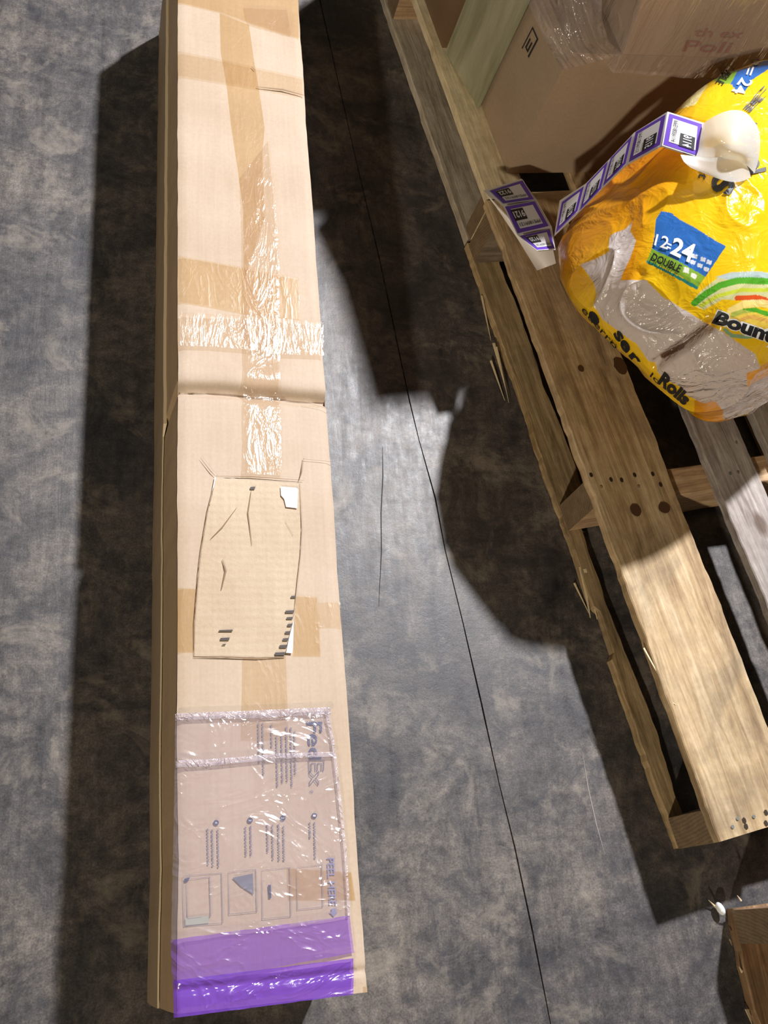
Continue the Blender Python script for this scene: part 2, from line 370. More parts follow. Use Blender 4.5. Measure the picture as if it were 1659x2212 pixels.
def build_box():
    for name, ya, yb in (('top_panel', None, YF), ('top_panel', YN, None)):
        bm = bmesh.new()
        def P(s, t):
            xl = XL1; x = xl + (XR - xl) * s
            y0 = ya if ya is not None else ycrease(x); y1 = yb if yb is not None else ycrease(x)
            tt = t
            y = y0 + (y1 - y0) * tt
            x += xjit(y, 1) * (1 - s) + xjit(y, 2) * s
            edge = min(s, 1 - s); z = topz(x, y) - 0.0016 * max(0, 1 - edge * 22) ** 2
            return Vector((x, y, z))
        quad_grid(bm, P, 30, 420)
        o = build(name, bm, CB_TOP, box, True)
    ys = [YN + (YF - YN) * i / 160 for i in range(161)]
    def wall(name, prof, mat, nx=0):
        bm = bmesh.new(); rows = []
        for y in ys:
            rows.append([bm.verts.new((x + xjit(y, 1), y, z)) for x, z in prof(y)])
        for i in range(len(ys) - 1):
            for k in range(len(rows[0]) - 1):
                bm.faces.new((rows[i][k], rows[i + 1][k], rows[i + 1][k + 1], rows[i][k + 1]))
        bmesh.ops.recalc_face_normals(bm, faces=bm.faces)
        return build(name, bm, mat, box)
    dk = lambda y: 0.004 * math.exp(-((y - cL) / 0.004) ** 2)
    ZS = 0.112
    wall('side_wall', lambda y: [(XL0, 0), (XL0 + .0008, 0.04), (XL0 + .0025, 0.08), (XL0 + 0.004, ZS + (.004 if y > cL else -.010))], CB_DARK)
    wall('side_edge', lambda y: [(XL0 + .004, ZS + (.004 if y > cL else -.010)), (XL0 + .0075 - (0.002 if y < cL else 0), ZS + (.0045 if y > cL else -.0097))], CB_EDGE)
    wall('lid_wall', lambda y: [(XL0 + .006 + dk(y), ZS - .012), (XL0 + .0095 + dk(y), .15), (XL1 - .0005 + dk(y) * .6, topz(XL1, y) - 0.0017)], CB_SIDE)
    bm = bmesh.new()
    rows = []
    for y in ys: rows.append([bm.verts.new((XR + xjit(y, 2), y, topz(XR, y) - .0016)), bm.verts.new((XR - .001, y, 0))])
    for i in range(160): bm.faces.new((rows[i][0], rows[i + 1][0], rows[i + 1][1], rows[i][1]))
    bmesh.ops.recalc_face_normals(bm, faces=bm.faces)
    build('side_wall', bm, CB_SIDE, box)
    for y, nm in ((YF, 'end_flap'), (YN, 'end_flap')):
        bm = bmesh.new(); t_ = .004 if y > 0 else -.004
        hexa(bm, [Vector(p) for p in ((XL0, y - abs(t_) * (1 if y > 0 else -1), 0), (XR, y - abs(t_) * (1 if y > 0 else -1), 0), (XR, y, 0), (XL0, y, 0),
                  (XL1, y - abs(t_) * (1 if y > 0 else -1), ZT - .001), (XR, y - abs(t_) * (1 if y > 0 else -1), ZT - .001), (XR, y, ZT - .001), (XL1, y, ZT - .001))])
        bmesh.ops.recalc_face_normals(bm, faces=bm.faces)
        build(nm, bm, CB_SIDE, box)
build_box()
def on_top(u, v, eps):
    p = at(u, v, ZT)
    for _ in range(2): p = at(u, v, topz(p.x, p.y) + eps)
    return p
def decal(name, A, B, eps, mat, nu=10, nv=40, wob=0.0, parent=None, seed=0, crinkle=0.0):
    """thin sheet lying on the lid between edge line A and edge line B (lists of points)"""
    bm = bmesh.new()
    def P(s, t):
        a = poly_at(A, t); b = poly_at(B, t); u = a[0] + (b[0] - a[0]) * s; v = a[1] + (b[1] - a[1]) * s
        if wob:
            u += wob * noise.noise(Vector((t * 30, s * 3, seed))); v += wob * noise.noise(Vector((s * 12, t * 3, seed + 5)))
        p = on_top(u, v, eps)
        if p.x < XL1: p.z -= (XL1 - p.x) * 0.9
        if crinkle:
            q = Vector((p.x * 30, p.y * 22, seed)); c = noise.noise(q + Vector((noise.noise(q * 1.3), noise.noise(q * 1.3 + Vector((5, 5, 5))), 0)) * .9)
            p.z += crinkle * (0.6 + c) * min(1, 8 * min(s, 1 - s) + .25)
        return p
    quad_grid(bm, P, nu, nv)
    bmesh.ops.recalc_face_normals(bm, faces=bm.faces)
    if sum(f.normal.z for f in bm.faces) < 0: bmesh.ops.reverse_faces(bm, faces=bm.faces)
    return build(name, bm, mat, parent or box, True)
E1 = .0006
decal('packing_tape', [(380, -70), (475, -70), (541, -70), (647, -70)], [(381, 4), (475, 26), (541, 50), (647, 83)], E1 * 2, TAPE_B, 10, 30, seed=1)
decal('packing_tape', [(475, 28), (477, 111), (491, 194), (500, 277), (513, 360), (526, 455), (527, 610)], [(538, 53), (549, 130), (561, 200), (572, 277), (567, 330), (570, 430), (572, 470)], E1, TAPE_B, 8, 60, seed=2)
decal('packing_tape', [(382, 110), (477, 128), (560, 147), (656, 168)], [(383, 163), (489, 180), (555, 191), (656, 209)], E1 * 3, TAPE, 8, 40, seed=3)
decal('packing_tape', [(520, 380), (524, 480), (526, 600), (526, 1000), (524, 1024)], [(582, 300), (594, 416), (603, 560), (608, 1000), (609, 1026)], E1 * 5, TAPE_G, 24, 160, 1.5, seed=4, crinkle=.0007)
decal('packing_tape', [(385, 553), (450, 564), (527, 578), (645, 602)], [(387, 652), (450, 662), (527, 677), (648, 690)], E1 * 2, TAPE_B, 8, 40, seed=5)
decal('packing_tape', [(388, 674), (460, 678), (522, 681), (610, 687), (698, 696)], [(389, 746), (450, 748), (522, 753), (605, 765), (700, 768)], E1 * 7, TAPE_G, 30, 60, 1.5, seed=6, crinkle=.0004)
decal('packing_tape', [(528, 12), (530, 30), (536, 50)], [(622, 16), (628, 45), (630, 76)], E1 * 4, TAPE_G, 20, 16, 1.5, seed=14, crinkle=.0012)  # extra wrinkled piece, added to give the top tape its highlight
decal('packing_tape', [(523, 1400), (523, 1475), (520, 1600)], [(617, 1400), (621, 1500), (624, 1600)], E1, TAPE, 8, 20, seed=7)
decal('packing_tape', [(381, 1270), (382, 1340), (382, 1409)], [(425, 1272), (425, 1340), (421, 1409)], E1, TAPE_B, 6, 12, seed=8)
decal('packing_tape', [(640, 1286), (637, 1350), (634, 1416)], [(686, 1289), (690, 1350), (693, 1417)], E1 * 2, TAPE_B, 6, 12, seed=9)
decal('packing_tape', [(687, 1301), (688, 1330), (689, 1356)], [(736, 1300), (738, 1330), (740, 1356)], E1, TAPE, 6, 12, seed=10)
decal('packing_tape', [(620, 1875), (620, 1910), (622, 1945)], [(759, 1884), (763, 1910), (768, 1945)], E1, TAPE_B, 6, 12, seed=11)
# crushed rim, torn paper under a removed label
TORN = cardboard('torn_label_paper', (0.50, 0.385, 0.26), (0.60, 0.48, 0.345), bump=0.8)
decal('label_scar', [(466, 1031), (456, 1080), (448, 1105), (434, 1190), (429, 1235), (424, 1290), (420, 1345), (419, 1418)],
      [(647, 1045), (651, 1100), (651, 1145), (648, 1200), (641, 1260), (638, 1310), (630, 1360), (614, 1421)], .0008, TORN, 30, 90, 2.0, seed=20)
line_of = lambda name, px, w_, m, e=.0016: line_strip(name, px, ZT, w_, m, box, e)
M_CUT = plain('cut_line', (0.24, 0.15, 0.08), 0.7)
for px, w_ in [([(466, 1031), (448, 1105), (434, 1190), (429, 1235), (420, 1345), (419, 1418)], .0007), ([(647, 1045), (651, 1145), (648, 1200), (641, 1260), (634, 1331)], .0007),
               ([(466, 1030), (540, 1031), (655, 1039)], .0010), ([(419, 1419), (480, 1420), (553, 1423), (615, 1420)], .0012),
               ([(432, 990), (455, 1020), (466, 1031)], .0008), ([(511, 1098), (480, 1140), (455, 1165)], .0012), ([(616, 1128), (633, 1158)], .0008),
               ([(542, 1062), (535, 1110), (544, 1180)], .0010), ([(480, 1210), (487, 1235), (478, 1275)], .0016),
               ([(655, 990), (650, 1025), (645, 1040)], .0010), ([(655, 993), (718, 999)], .0010), ([(655, 870), (712, 885)], .0008), ([(554, 190), (610, 196), (656, 208)], .0022), ([(542, 146), (551, 154)], .003)]:
    line_of('crease', px, w_, M_CUT)
def patch(name, px, e, mat, parent=None, zf=None):
    bm = bmesh.new()
    vs = [bm.verts.new((zf or on_top)(u, v, e) if zf is None else zf(u, v, e)) for u, v in px]
    f = bm.faces.new(vs); f.normal_update()
    if f.normal.z < 0: f.normal_flip()
    bmesh.ops.triangulate(bm, faces=bm.faces)
    return build(name, bm, mat, parent or box)
for px in [[(464, 1030), (467, 1031), (462, 1050), (458, 1062)], [(606, 1051), (641, 1054), (644, 1058), (642, 1098), (635, 1097), (618, 1095), (614, 1078), (607, 1070)],
           [(634, 1340), (633, 1400), (631, 1411), (618, 1410), (624, 1380)]]:
    patch('label_remnant', px, .0022, M_WHITE)
for (u, v, a, b) in [(546, 1054, 11, 6), (634, 1289, 11, 5), (626, 1321, 19, 6), (626, 1335, 14, 5), (626, 1350, 10, 6), (622, 1366, 12, 6), (617, 1381, 12, 6), (612, 1396, 16, 7), (605, 1412, 22, 7), (488, 1362, 30, 4), (486, 1380, 20, 6), (484, 1392, 8, 3)]:
    patch('ink_mark', [(u - a / 2, v - b / 2 + 1), (u + a / 2, v - b / 2), (u + a / 2 - 1, v + b / 2), (u - a / 2, v + b / 2)], .0020, plain('smudged_ink', (.06, .045, .04), .6))

# ------------------------------------------------------------------ text
def text_polys(s, bold=0.0):
    c = bpy.data.curves.new('t', 'FONT'); c.body = s; c.size = 1.0; c.offset = bold; c.resolution_u = 3
    o = bpy.data.objects.new('t', c); COL.objects.link(o); bpy.context.view_layer.update()
    dg = bpy.context.evaluated_depsgraph_get(); me = bpy.data.meshes.new_from_object(o.evaluated_get(dg))
    V = [(v.co.x, v.co.y) for v in me.vertices]; Fc = [tuple(p.vertices) for p in me.polygons]
    bpy.data.objects.remove(o); bpy.data.meshes.remove(me); bpy.data.curves.remove(c)
    x0 = min(v[0] for v in V); x1 = max(v[0] for v in V); y0 = min(v[1] for v in V); y1 = max(v[1] for v in V)
    return [((x - x0) / (x1 - x0), (y - y0) / (y1 - y0)) for x, y in V], Fc
def text_on(name, s, quad, put, mat, parent, bold=0.0, cuts=0):
    """quad: picture of (start-bottom, end-bottom, end-top, start-top); put(u,v)->point on a real surface"""
    V, Fc = text_polys(s, bold)
    bm = bmesh.new(); bv = [bm.verts.new((x, y, 0)) for x, y in V]
    for f in Fc:
        try: bm.faces.new([bv[i] for i in f])
        except ValueError: pass
    bmesh.ops.triangulate(bm, faces=bm.faces)
    if cuts: bmesh.ops.subdivide_edges(bm, edges=bm.edges, cuts=cuts)
    for v in bm.verts:
        x, y = v.co.x, v.co.y
        a = [(quad[0][k] * (1 - x) + quad[1][k] * x) * (1 - y) + (quad[3][k] * (1 - x) + quad[2][k] * x) * y for k in range(2)]
        v.co = put(*a)
    bm.normal_update()
    if cuts:
        bmesh.ops.recalc_face_normals(bm, faces=bm.faces)
    return build(name, bm, mat, parent)

# ------------------------------------------------------------------ shipping pouch on the box
EP = .0026
pt = lambda u, v: on_top(u, v, EP - .0014)
pouch = decal('document_pouch', [(379, 1543), (377, 1700), (374, 1850), (370, 2040)], [(713, 1529), (728, 1690), (742, 1830), (757, 1980)], EP, POUCH, 70, 100, 1.2, seed=30, crinkle=.0010)
tag(pouch, 'clear crinkled plastic document pouch with printed instructions')
def sub(name, *a, **k): return decal(name, *a, parent=pouch, **k)
p1 = sub('purple_band', [(369, 2030), (372, 2100), (376, 2130)], [(755, 1978), (760, 2020), (765, 2058)], EP, POUCHP, 70, 24, 1.2, seed=31, crinkle=.0012); p1['label'] = 'translucent purple band'
p2 = sub('purple_band', [(374, 2118), (375, 2160), (376, 2199)], [(763, 2070), (764, 2110), (763, 2148)], EP + .0004, POUCHD, 70, 24, 1.2, seed=32, crinkle=.0012); p2['label'] = 'deep purple sealing flap'
HEM = film('pouch_hem_film', (0.9, 0.87, 0.9), 0.45, (0.66, 0.60, 0.68), 0.12, 0.8, (40, 40, 40), 0.2, gl=1.5)
sub('hem', [(379, 1541), (545, 1535), (713, 1527)], [(379, 1556), (545, 1551), (716, 1543)], EP + .0008, HEM, 4, 60, 0.6, seed=33, crinkle=.0006)
sub('fold_ridge', [(380, 1643), (450, 1640), (600, 1628), (722, 1624)], [(380, 1658), (450, 1655), (600, 1640), (724, 1634)], EP + .001, HEM, 6, 60, 1.0, seed=34, crinkle=.0008)
sub('hem', [(702, 1540), (716, 1600), (728, 1700), (742, 1830), (752, 1978)], [(708, 1540), (722, 1600), (734, 1700), (748, 1830), (757, 1978)], EP + .0008, HEM, 4, 60, 0.5, seed=35, crinkle=.0006)
def ptext(s, q, m, b=0.0, name='printed_text'): return text_on(name, s, q, pt, m, pouch, b)
ptext('Fed', [(662, 1559), (667, 1640), (694, 1640), (696, 1559)], M_NAVY, 0.008)
def outline_text(s, q, m, wid=1.3):
    # outlined letters drawn as strokes along the glyph borders
    V, Fc = text_polys(s, 0.01)
    cnt = {}
    for f in Fc:
        for i in range(len(f)):
            e = tuple(sorted((f[i], f[(i + 1) % len(f)]))); cnt[e] = cnt.get(e, 0) + 1
    bm = bmesh.new()
    def mp(x, y): return [(q[0][k] * (1 - x) + q[1][k] * x) * (1 - y) + (q[3][k] * (1 - x) + q[2][k] * x) * y for k in range(2)]
    for (a, b), c in cnt.items():
        if c == 1:
            A = Vector(mp(*V[a])); B = Vector(mp(*V[b])); d = (B - A)
            if d.length < 1e-6: continue
            s_ = Vector((-d.y, d.x)).normalized() * wid / 2
            bm.faces.new([bm.verts.new(pt(*p)) for p in (A + s_, A - s_, B - s_, B + s_)])
    for f in bm.faces:
        f.normal_update()
        if f.normal.z < 0: f.normal_flip()
    return build('printed_text', bm, m, pouch)
outline_text('Ex', [(667, 1642), (669, 1697), (697, 1697), (700, 1642)], M_NAVY)
ptext('®', [(669, 1707), (669, 1713), (677, 1713), (677, 1707)], M_NAVY)
ptext('PEEL HERE', [(706, 1853), (711, 1955), (727, 1955), (722, 1853)], M_LILAC, 0.02)
patch('arrow_mark', [(716, 1962), (716, 1970), (711, 1970), (721, 1980), (730, 1970), (726, 1970), (726, 1962)], EP - .0013, M_LILAC, pouch)
bm = bmesh.new()
def dashes(bm, u, v0, v1, w_, seed):
    r = random.Random(seed); v = v0
    while v < v1:
        l = r.uniform(3, 9); e = min(v + l, v1)
        f = bm.faces.new([bm.verts.new(pt(*p)) for p in ((u - w_ / 2 + (v - v0) * .02, v), (u + w_ / 2 + (v - v0) * .02, v), (u + w_ / 2 + (e - v0) * .02, e), (u - w_ / 2 + (e - v0) * .02, e))])
        f.normal_update()
        if f.normal.z < 0: f.normal_flip()
        v = e + r.uniform(1.2, 2.5)
for i, (u, a, b) in enumerate([(558, 1562, 1650), (567, 1562, 1676), (586, 1565, 1614), (597, 1590, 1700), (608, 1588, 1692), (618, 1570, 1690), (628, 1572, 1700), (636, 1580, 1674),
                               (669, 1776, 1812), (679, 1776, 1855), (577, 1780, 1842), (588, 1782, 1858), (601, 1780, 1860), (612, 1784, 1860), (530, 1786, 1850), (541, 1784, 1850),
                               (448, 1790, 1870), (458, 1792, 1874), (470, 1792, 1876)]):
    dashes(bm, u, a, b, 3.2, i)
o = build('fine_print', bm, M_GREYINK, pouch); o['kind'] = 'stuff'
for n_, (u, v) in zip('1234', [(679, 1762), (611, 1767), (540, 1772), (467, 1777)]):
    patch('step_dot', [(u + 6 * math.cos(a * math.pi / 6), v + 6 * math.sin(a * math.pi / 6)) for a in range(12)], EP - .0013, M_NAVY, pouch)
    text_on('step_number', n_, [(u - 3, v - 2), (u - 3, v + 2), (u + 3, v + 2), (u + 3, v - 2)], lambda a, b: on_top(a, b, EP - .0010), M_WHITE, pouch)
for (a, b, c, d) in [(396, 1892, 478, 2000), (403, 1900, 452, 1985), (493, 1884, 552, 1975), (565, 1880, 625, 1985), (640, 1874, 694, 1965)]:
    line_strip('diagram_frame', [(a, b), (c, b - 6), (c + 3, d - 6), (a + 2, d), (a, b)], ZT, .0006, M_GREYINK, pouch, EP - .0012)
patch('diagram_block', [(502, 1896), (546, 1887), (548, 1932), (520, 1914)], EP - .0013, plain('slate_ink', (.14, .15, .20), .5), pouch)
patch('diagram_block', [(579, 1912), (585, 1911), (586, 1940), (581, 1941)], EP - .0013, M_NAVY, pouch)
patch('diagram_block', [(398, 1898), (410, 1895), (407, 1903), (399, 1906)], EP - .0013, M_NAVY, pouch)
patch('diagram_block', [(400, 1983), (450, 1978), (452, 1994), (400, 1999)], EP - .0013, plain('pale_green_ink', (.36, .38, .30), .5), pouch)

# ------------------------------------------------------------------ pallets
def ploc(x, y, z, yaw=PYAW):
    ex, ey = frame(yaw); p = ex * x + ey * y; return Vector((p.x, p.y, z))
def nail(parent, u, v, z, r=.0019):
    bm = bmesh.new(); disc(bm, at(u, v, z), r, .0009); build('nail', bm, M_NAIL, parent)
X1 = .604 + 1.016
ZD0, ZD = 0.0855, 0.0985
pA = empty('wooden_pallet', ploc(1.1, .35, 0), 'worn wooden pallet standing beside the long box, under the yellow paper towel pack', 'pallet')
def wane_lead(s):
    return (0.0018 * noise.noise(Vector((s * 50, 0, 3))), 0)
def bot_wane(s):
    d1 = -0.052 + 0.006 * noise.noise(Vector((s * 6, 1, 0))) + .003 * noise.noise(Vector((s * 22, 1, 5)))
    if s > .35: d1 += 0.02
    d0 = 0.004 * max(0, noise.noise(Vector((s * 9, 8, 0)))) + 0.0025 * abs(noise.noise(Vector((s * 60, 2, 0))))
    if .16 < s < .22: d0 += .006
    return (d0, d1)
bds = [(.6035, .7145, W_OLD), (.776, .842, W_GREY), (.872, .985, W_GREY), (1.03, 1.10, W_OLD), (1.15, 1.26, W_OLD), (1.31, 1.38, W_OLD), (1.42, 1.49, W_OLD), (1.53, X1, W_OLD)]
decks = []
for i, (a, b, m) in enumerate(bds):
    o = build('deck_board', timber(a, b, -.0640, .763, ZD0, ZD, seed=i, n=90, rough=.0018, wane=wane_lead if i == 0 else None), m, pA); decks.append(o)
    if m == W_GREY: o['label'] = 'weathered grey deck board'
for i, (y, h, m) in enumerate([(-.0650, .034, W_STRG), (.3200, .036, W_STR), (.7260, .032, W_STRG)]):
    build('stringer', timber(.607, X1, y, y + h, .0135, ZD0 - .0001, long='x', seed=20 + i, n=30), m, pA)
for i, (a, b) in enumerate([(.6055, .680), (.95, 1.02), (1.25, 1.34), (1.54, 1.62)]):
    build('bottom_board', timber(a, b, -.0640, .762, 0, .0134, seed=40 + i, n=110, rough=.0015, wane=bot_wane if i == 0 else None), W_BOT, pA)
for u, v in [(1298, 1053), (1379, 1052), (1593, 1768), (1628, 1764), (1582, 1786), (1590, 957), (1577, 1024), (1594, 1021)]:
    nail(decks[0] if u < 1500 or v > 1700 else decks[1], u, v, ZD)
KNOT = plain('dark_knot', (0.085, 0.04, 0.018), .6)
NH = plain('nail_hole', (0.03, 0.018, 0.01), .8)
def spot(parent, name, u, v, r, rr, m, z=ZD + .0006):
    bm = bmesh.new(); c = at(u, v, z); n_ = 14; vs = []
    ex, ey = frame(PYAW)
    for i in range(n_):
        a = 2 * math.pi * i / n_; k = 1 + .15 * noise.noise(Vector((i * .9, u, 0)))
        vs.append(bm.verts.new(c + ex * r * k * math.cos(a) + ey * rr * k * math.sin(a)))
    bm.faces.new(vs); build(name, bm, m, parent)
for u, v, r, rr in [(1255, 796, .0042, .0048), (1340, 790, .009, .013), (1373, 1102, .007, .008), (1435, 1097, .008, .007), (1262, 510, .007, .005)]:
    spot(decks[0], 'knot', u, v, r, rr, KNOT)
for u, v in [(1320, 1036), (1343, 1037), (1371, 1026), (1410, 1024), (1427, 1047), (1277, 1026), (1608, 1772), (1612, 1785), (1655, 1778), (1655, 1755)]:
    spot(decks[0], 'nail_hole', u, v, .0022, .003, NH)
bm = bmesh.new()
for a, b, w_, z in [((1255, 1225), (1275, 1335), .012, .011), ((1262, 1230), (1290, 1338), .009, .012), ((1066, 742), (1095, 850), .007, .011), ((1072, 750), (1099, 870), .004, .013),
                 ((1060, 780), (1090, 865), .005, .006), ((1244, 1140), (1262, 1150), .004, .012), ((1225, 1130), (1240, 1180), .004, .012), ((1240, 1260), (1272, 1325), .004, .002), ((1040, 640), (1060, 735), .005, .008)]:
    shard(bm, at(*a, z), at(*b, max(.002, z - .004)), w_ * .5, .0015)
o = build('splinter', bm, M_SPL, pA); o['kind'] = 'stuff'
bm = bmesh.new()
for a, b, w_, z, z2 in [((1438, 1509), (1460, 1522), .0022, ZD - .004, ZD + .001), ((1390, 1400), (1452, 1512), .0018, ZD - .003, ZD - .002), ((1258, 985), (1300, 1130), .0015, ZD - .004, ZD - .004), ((1430, 1440), (1462, 1505), .002, ZD - .006, ZD - .004)]:
    shard(bm, at(*a, z), at(*b, z2), w_, .001)
o = build('splinter', bm, M_SPL, pA); o['kind'] = 'stuff'

pB = empty('wooden_pallet', ploc(1.1, 1.2, 0), 'wooden pallet with pale new lead board, carrying the stack of brown cartons', 'pallet')
for i, (a, b, m) in enumerate([(.606, .668, W_PALE), (.745, .83, W_OLD), (.88, .95, W_OLD), (1.0, 1.1, W_OLD), (1.15, 1.23, W_OLD), (1.3, 1.38, W_OLD), (1.45, 1.6, W_OLD)]):
    o = build('deck_board', timber(a, b, .7655, 1.64, ZD0, ZD, seed=60 + i, n=60, rough=.0016), m, pB)
    if i == 0: o['label'] = 'pale new deck board'
for i, (y, h) in enumerate([(.7665, .022), (1.19, .034), (1.605, .034)]):
    build('stringer', timber(.612, X1, y, y + h, .0135, ZD0 - .0001, long='x', seed=80 + i, n=24), W_STRP if i == 0 else W_STR, pB)
for i, (a, b) in enumerate([(.608, .690), (1.05, 1.13), (1.54, 1.62)]):
    build('bottom_board', timber(a, b, .7665, 1.64, 0, .0134, seed=90 + i, n=50, rough=.002), W_DUSTY, pB)

YC = -0.0333
exC, eyC = frame(YC); cc = at(1563, 1962, 0); cx, cy = cc.x * exC.x + cc.y * exC.y, cc.x * eyC.x + cc.y * eyC.y
pC = empty('wooden_pallet', cc + exC * .3 - eyC * .3, 'splintered wooden pallet in the near right corner, with a white plastic tip on its corner', 'pallet')
for i, (a, b) in enumerate([(0.004, .10), (.16, .25), (.31, .40), (.46, .55)]):
    build('deck_board', timber(cx + a, cx + b, cy - .85, cy - .002, ZD0, ZD, yaw=YC, seed=100 + i, n=30, rough=.003), W_C, pC)
for i, y in enumerate([cy - .036, cy - .43, cy - .85]):
    build('stringer', timber(cx + .001, cx + .9, y, y + .034, .0135, ZD0 - .0001, yaw=YC, long='x', seed=110 + i, n=24, rough=.002), wood('splintered_stringer_wood', (.2, .11, .06), (.34, .20, .12), (.52, .33, .22), yaw=YC, along='x') if i == 0 else W_STR, pC)
build('bottom_board', timber(cx, cx + .075, cy - .85, cy - .001, 0, .0134, yaw=YC, seed=120, n=60, rough=.004), W_C, pC)
bm = bmesh.new()
for a, b, w_, z in [((1548, 1962), (1530, 1944), .002, .003), ((1600, 1946), (1592, 1934), .0015, .028), ((1577, 2030), (1581, 2042), .003, .01), ((1602, 2100), (1596, 2088), .002, .01), ((1612, 2180), (1624, 2212), .004, .004)]:
    shard(bm, at(*a, z), at(*b, z + .006), w_, .002)
o = build('splinter', bm, M_SPL, pC); o['kind'] = 'stuff'
bm = bmesh.new(); bmesh.ops.create_uvsphere(bm, u_segments=14, v_segments=8, radius=.0065)
bmesh.ops.transform(bm, matrix=Matrix.Translation(at(1556, 1963, .008)) @ Matrix.Rotation(.4, 4, 'Z') @ Matrix.Diagonal((.62, 1.15, .8, 1)), verts=bm.verts)
o = build('corner_tip', bm, plain('white_plastic', (.85, .88, .9), .25), pC, True); o['label'] = 'white plastic tip'

# ------------------------------------------------------------------ cartons on the far pallet
def carton(name, base, ex, ey, lx, ly, z0, z1, mat, label, lean=Vector((0, 0, 0)), seam=True, puff=.004):
    """base = near-left lower corner"""
    root = empty(name, base + ex * lx / 2 + ey * ly / 2, label, 'box')
    def P(a, b, c):
        p = base + ex * lx * a + ey * ly * b + Vector((0, 0, (z1 - z0) * c)) + lean * c; return p
    n = 8
    def face(nm, fn, nrm):
        bm = bmesh.new()
        def Q(s, t):
            b_ = puff * (math.sin(math.pi * s) * math.sin(math.pi * t)) ** .8 if 0 < s < 1 and 0 < t < 1 else 0
            return fn(s, t) + nrm * b_
        quad_grid(bm, Q, n, n)
        bmesh.ops.recalc_face_normals(bm, faces=bm.faces)
        bm.normal_update()
        if sum((f.normal.dot(nrm) for f in bm.faces)) < 0: bmesh.ops.reverse_faces(bm, faces=bm.faces)
        return build(nm, bm, mat, root, True)
    face('side_panel', lambda s, t: P(s, 0, t), -ey); face('side_panel', lambda s, t: P(0, s, t), -ex)
    face('side_panel', lambda s, t: P(1, s, t), ex); face('side_panel', lambda s, t: P(s, 1, t), ey)
    face('bottom_panel', lambda s, t: P(s, t, 0), Vector((0, 0, -1)))
    for k in (0, 1):
        face('top_flap', lambda s, t, k=k: P(s, .5 * k + .496 * t + .004 * k, 1), Vector((0, 0, 1)))
    return root, P
eX, eY = frame(PYAW)
b1 = at(1095.6, 374.5, ZD + .0005)
l1 = at(1032, 238, ZD + .0005) - b1; t1 = at(1234.7, 113.8, .3)
exy = Vector((l1.x, l1.y, 0)).normalized(); exx = Vector((exy.y, -exy.x, 0))
LY1 = .118
lean1 = Vector((t1.x - b1.x, t1.y - b1.y, 0))
exx, exy = eX, eY
c1, P1 = carton('cardboard_carton', b1, exx, exy, .34, .218, ZD + .0005, .3, CB_CART, 'brown cardboard carton behind the yellow paper towel pack, on the pale pallet', lean1)
# printed corner mark on the left panel
def left1(s, c): return P1(0, s, c) - exx * (.0008 + .004 * max(0, math.sin(math.pi * s) * math.sin(math.pi * c)) ** .8)
def markquad(a, b, c, d):
    bm = bmesh.new(); f = bm.faces.new([bm.verts.new(left1(*p)) for p in ((a, b), (c, b), (c, d), (a, d))]); build('printed_mark', bm, M_INK, c1)
for q in ((.30, .66, .315, .80), (.30, .79, .40, .80), (.33, .67, .345, .74), (.36, .68, .375, .74), (.33, .67, .375, .68), (.39, .64, .40, .80)): markquad(*q)
# green plank
g0 = at(1033, 237.5, ZD + .0005); g1 = at(957, 107, ZD + .0005)
gy = Vector((g1.x - g0.x, g1.y - g0.y, 0)); 
t = NT('green_tinted_wood'); cG = t.coord((8, 8, 1.2)); nG = t.noise(cG, 3, 6, .65, .6); nG2 = t.noise(t.coord(), 14, 5)
colG = t.ramp(nG, [(.3, (.22, .22, .13)), (.5, (.34, .335, .22)), (.7, (.44, .42, .30))])
M_GREEN = t.done(t.bsdf(colG, .6, t.bump(nG, .4, .003)))
gn = Vector((gy.y, -gy.x, 0)).normalized()
bmg = bmesh.new(); gt = Vector((-.006, -.025, .33)); g0i = g0 + gy.normalized() * .001; gy2 = gy * .95
def inner(p):
    d = (b1 - p).dot(eX) - .0055
    return p + eX * d
gi0, gi1 = inner(g0i), inner(g0i + gy2)
hexa(bmg, [g0i, gi0, gi1, g0i + gy2, g0i + gt, gi0 + gt, gi1 + gt, g0i + gy2 + gt])
bmesh.ops.bevel(bmg, geom=bmg.edges[:], offset=.0015, segments=2, affect='EDGES')
bmesh.ops.recalc_face_normals(bmg, faces=bmg.faces)
tag(build('wooden_plank', bmg, M_GREEN), 'greenish weathered plank standing upright between the brown cartons', 'plank')
b3 = at(956, 106.5, ZD + .0005) + eY * .003
c3, P3 = carton('cardboard_carton', b3, eX, eY, .34, .30, ZD + .0005, .42, CB_BRN, 'dark brown carton at the top edge, left of the greenish plank', Vector((-.01, -.02, 0)))
# upper wrapped carton
b2 = at(1345, 117, .3045)
c2, P2 = carton('cardboard_carton', b2, eX, eY, .34, .215, .3045, .525, CB_CART2, 'upper brown carton with faded red lettering, inside the stretch wrap', Vector((-.04, .0, 0)))
def near2(s, c): return P2(s, 0, c) - eY * (.0012 + .004 * max(0, math.sin(math.pi * s) * math.sin(math.pi * c)) ** .8)
for (s, a, b, c, d) in (('Poli', .235, .44, .035, .11), ('th ex', .25, .46, .135, .19)):
    V, Fc = text_polys(s, .02); bm = bmesh.new()
    bv = [bm.verts.new(near2(a + (b - a) * x, c + (d - c) * y)) for x, y in V]
    for f in Fc: bm.faces.new([bv[i] for i in f])
    build('printed_letters', bm, M_REDINK, c2)
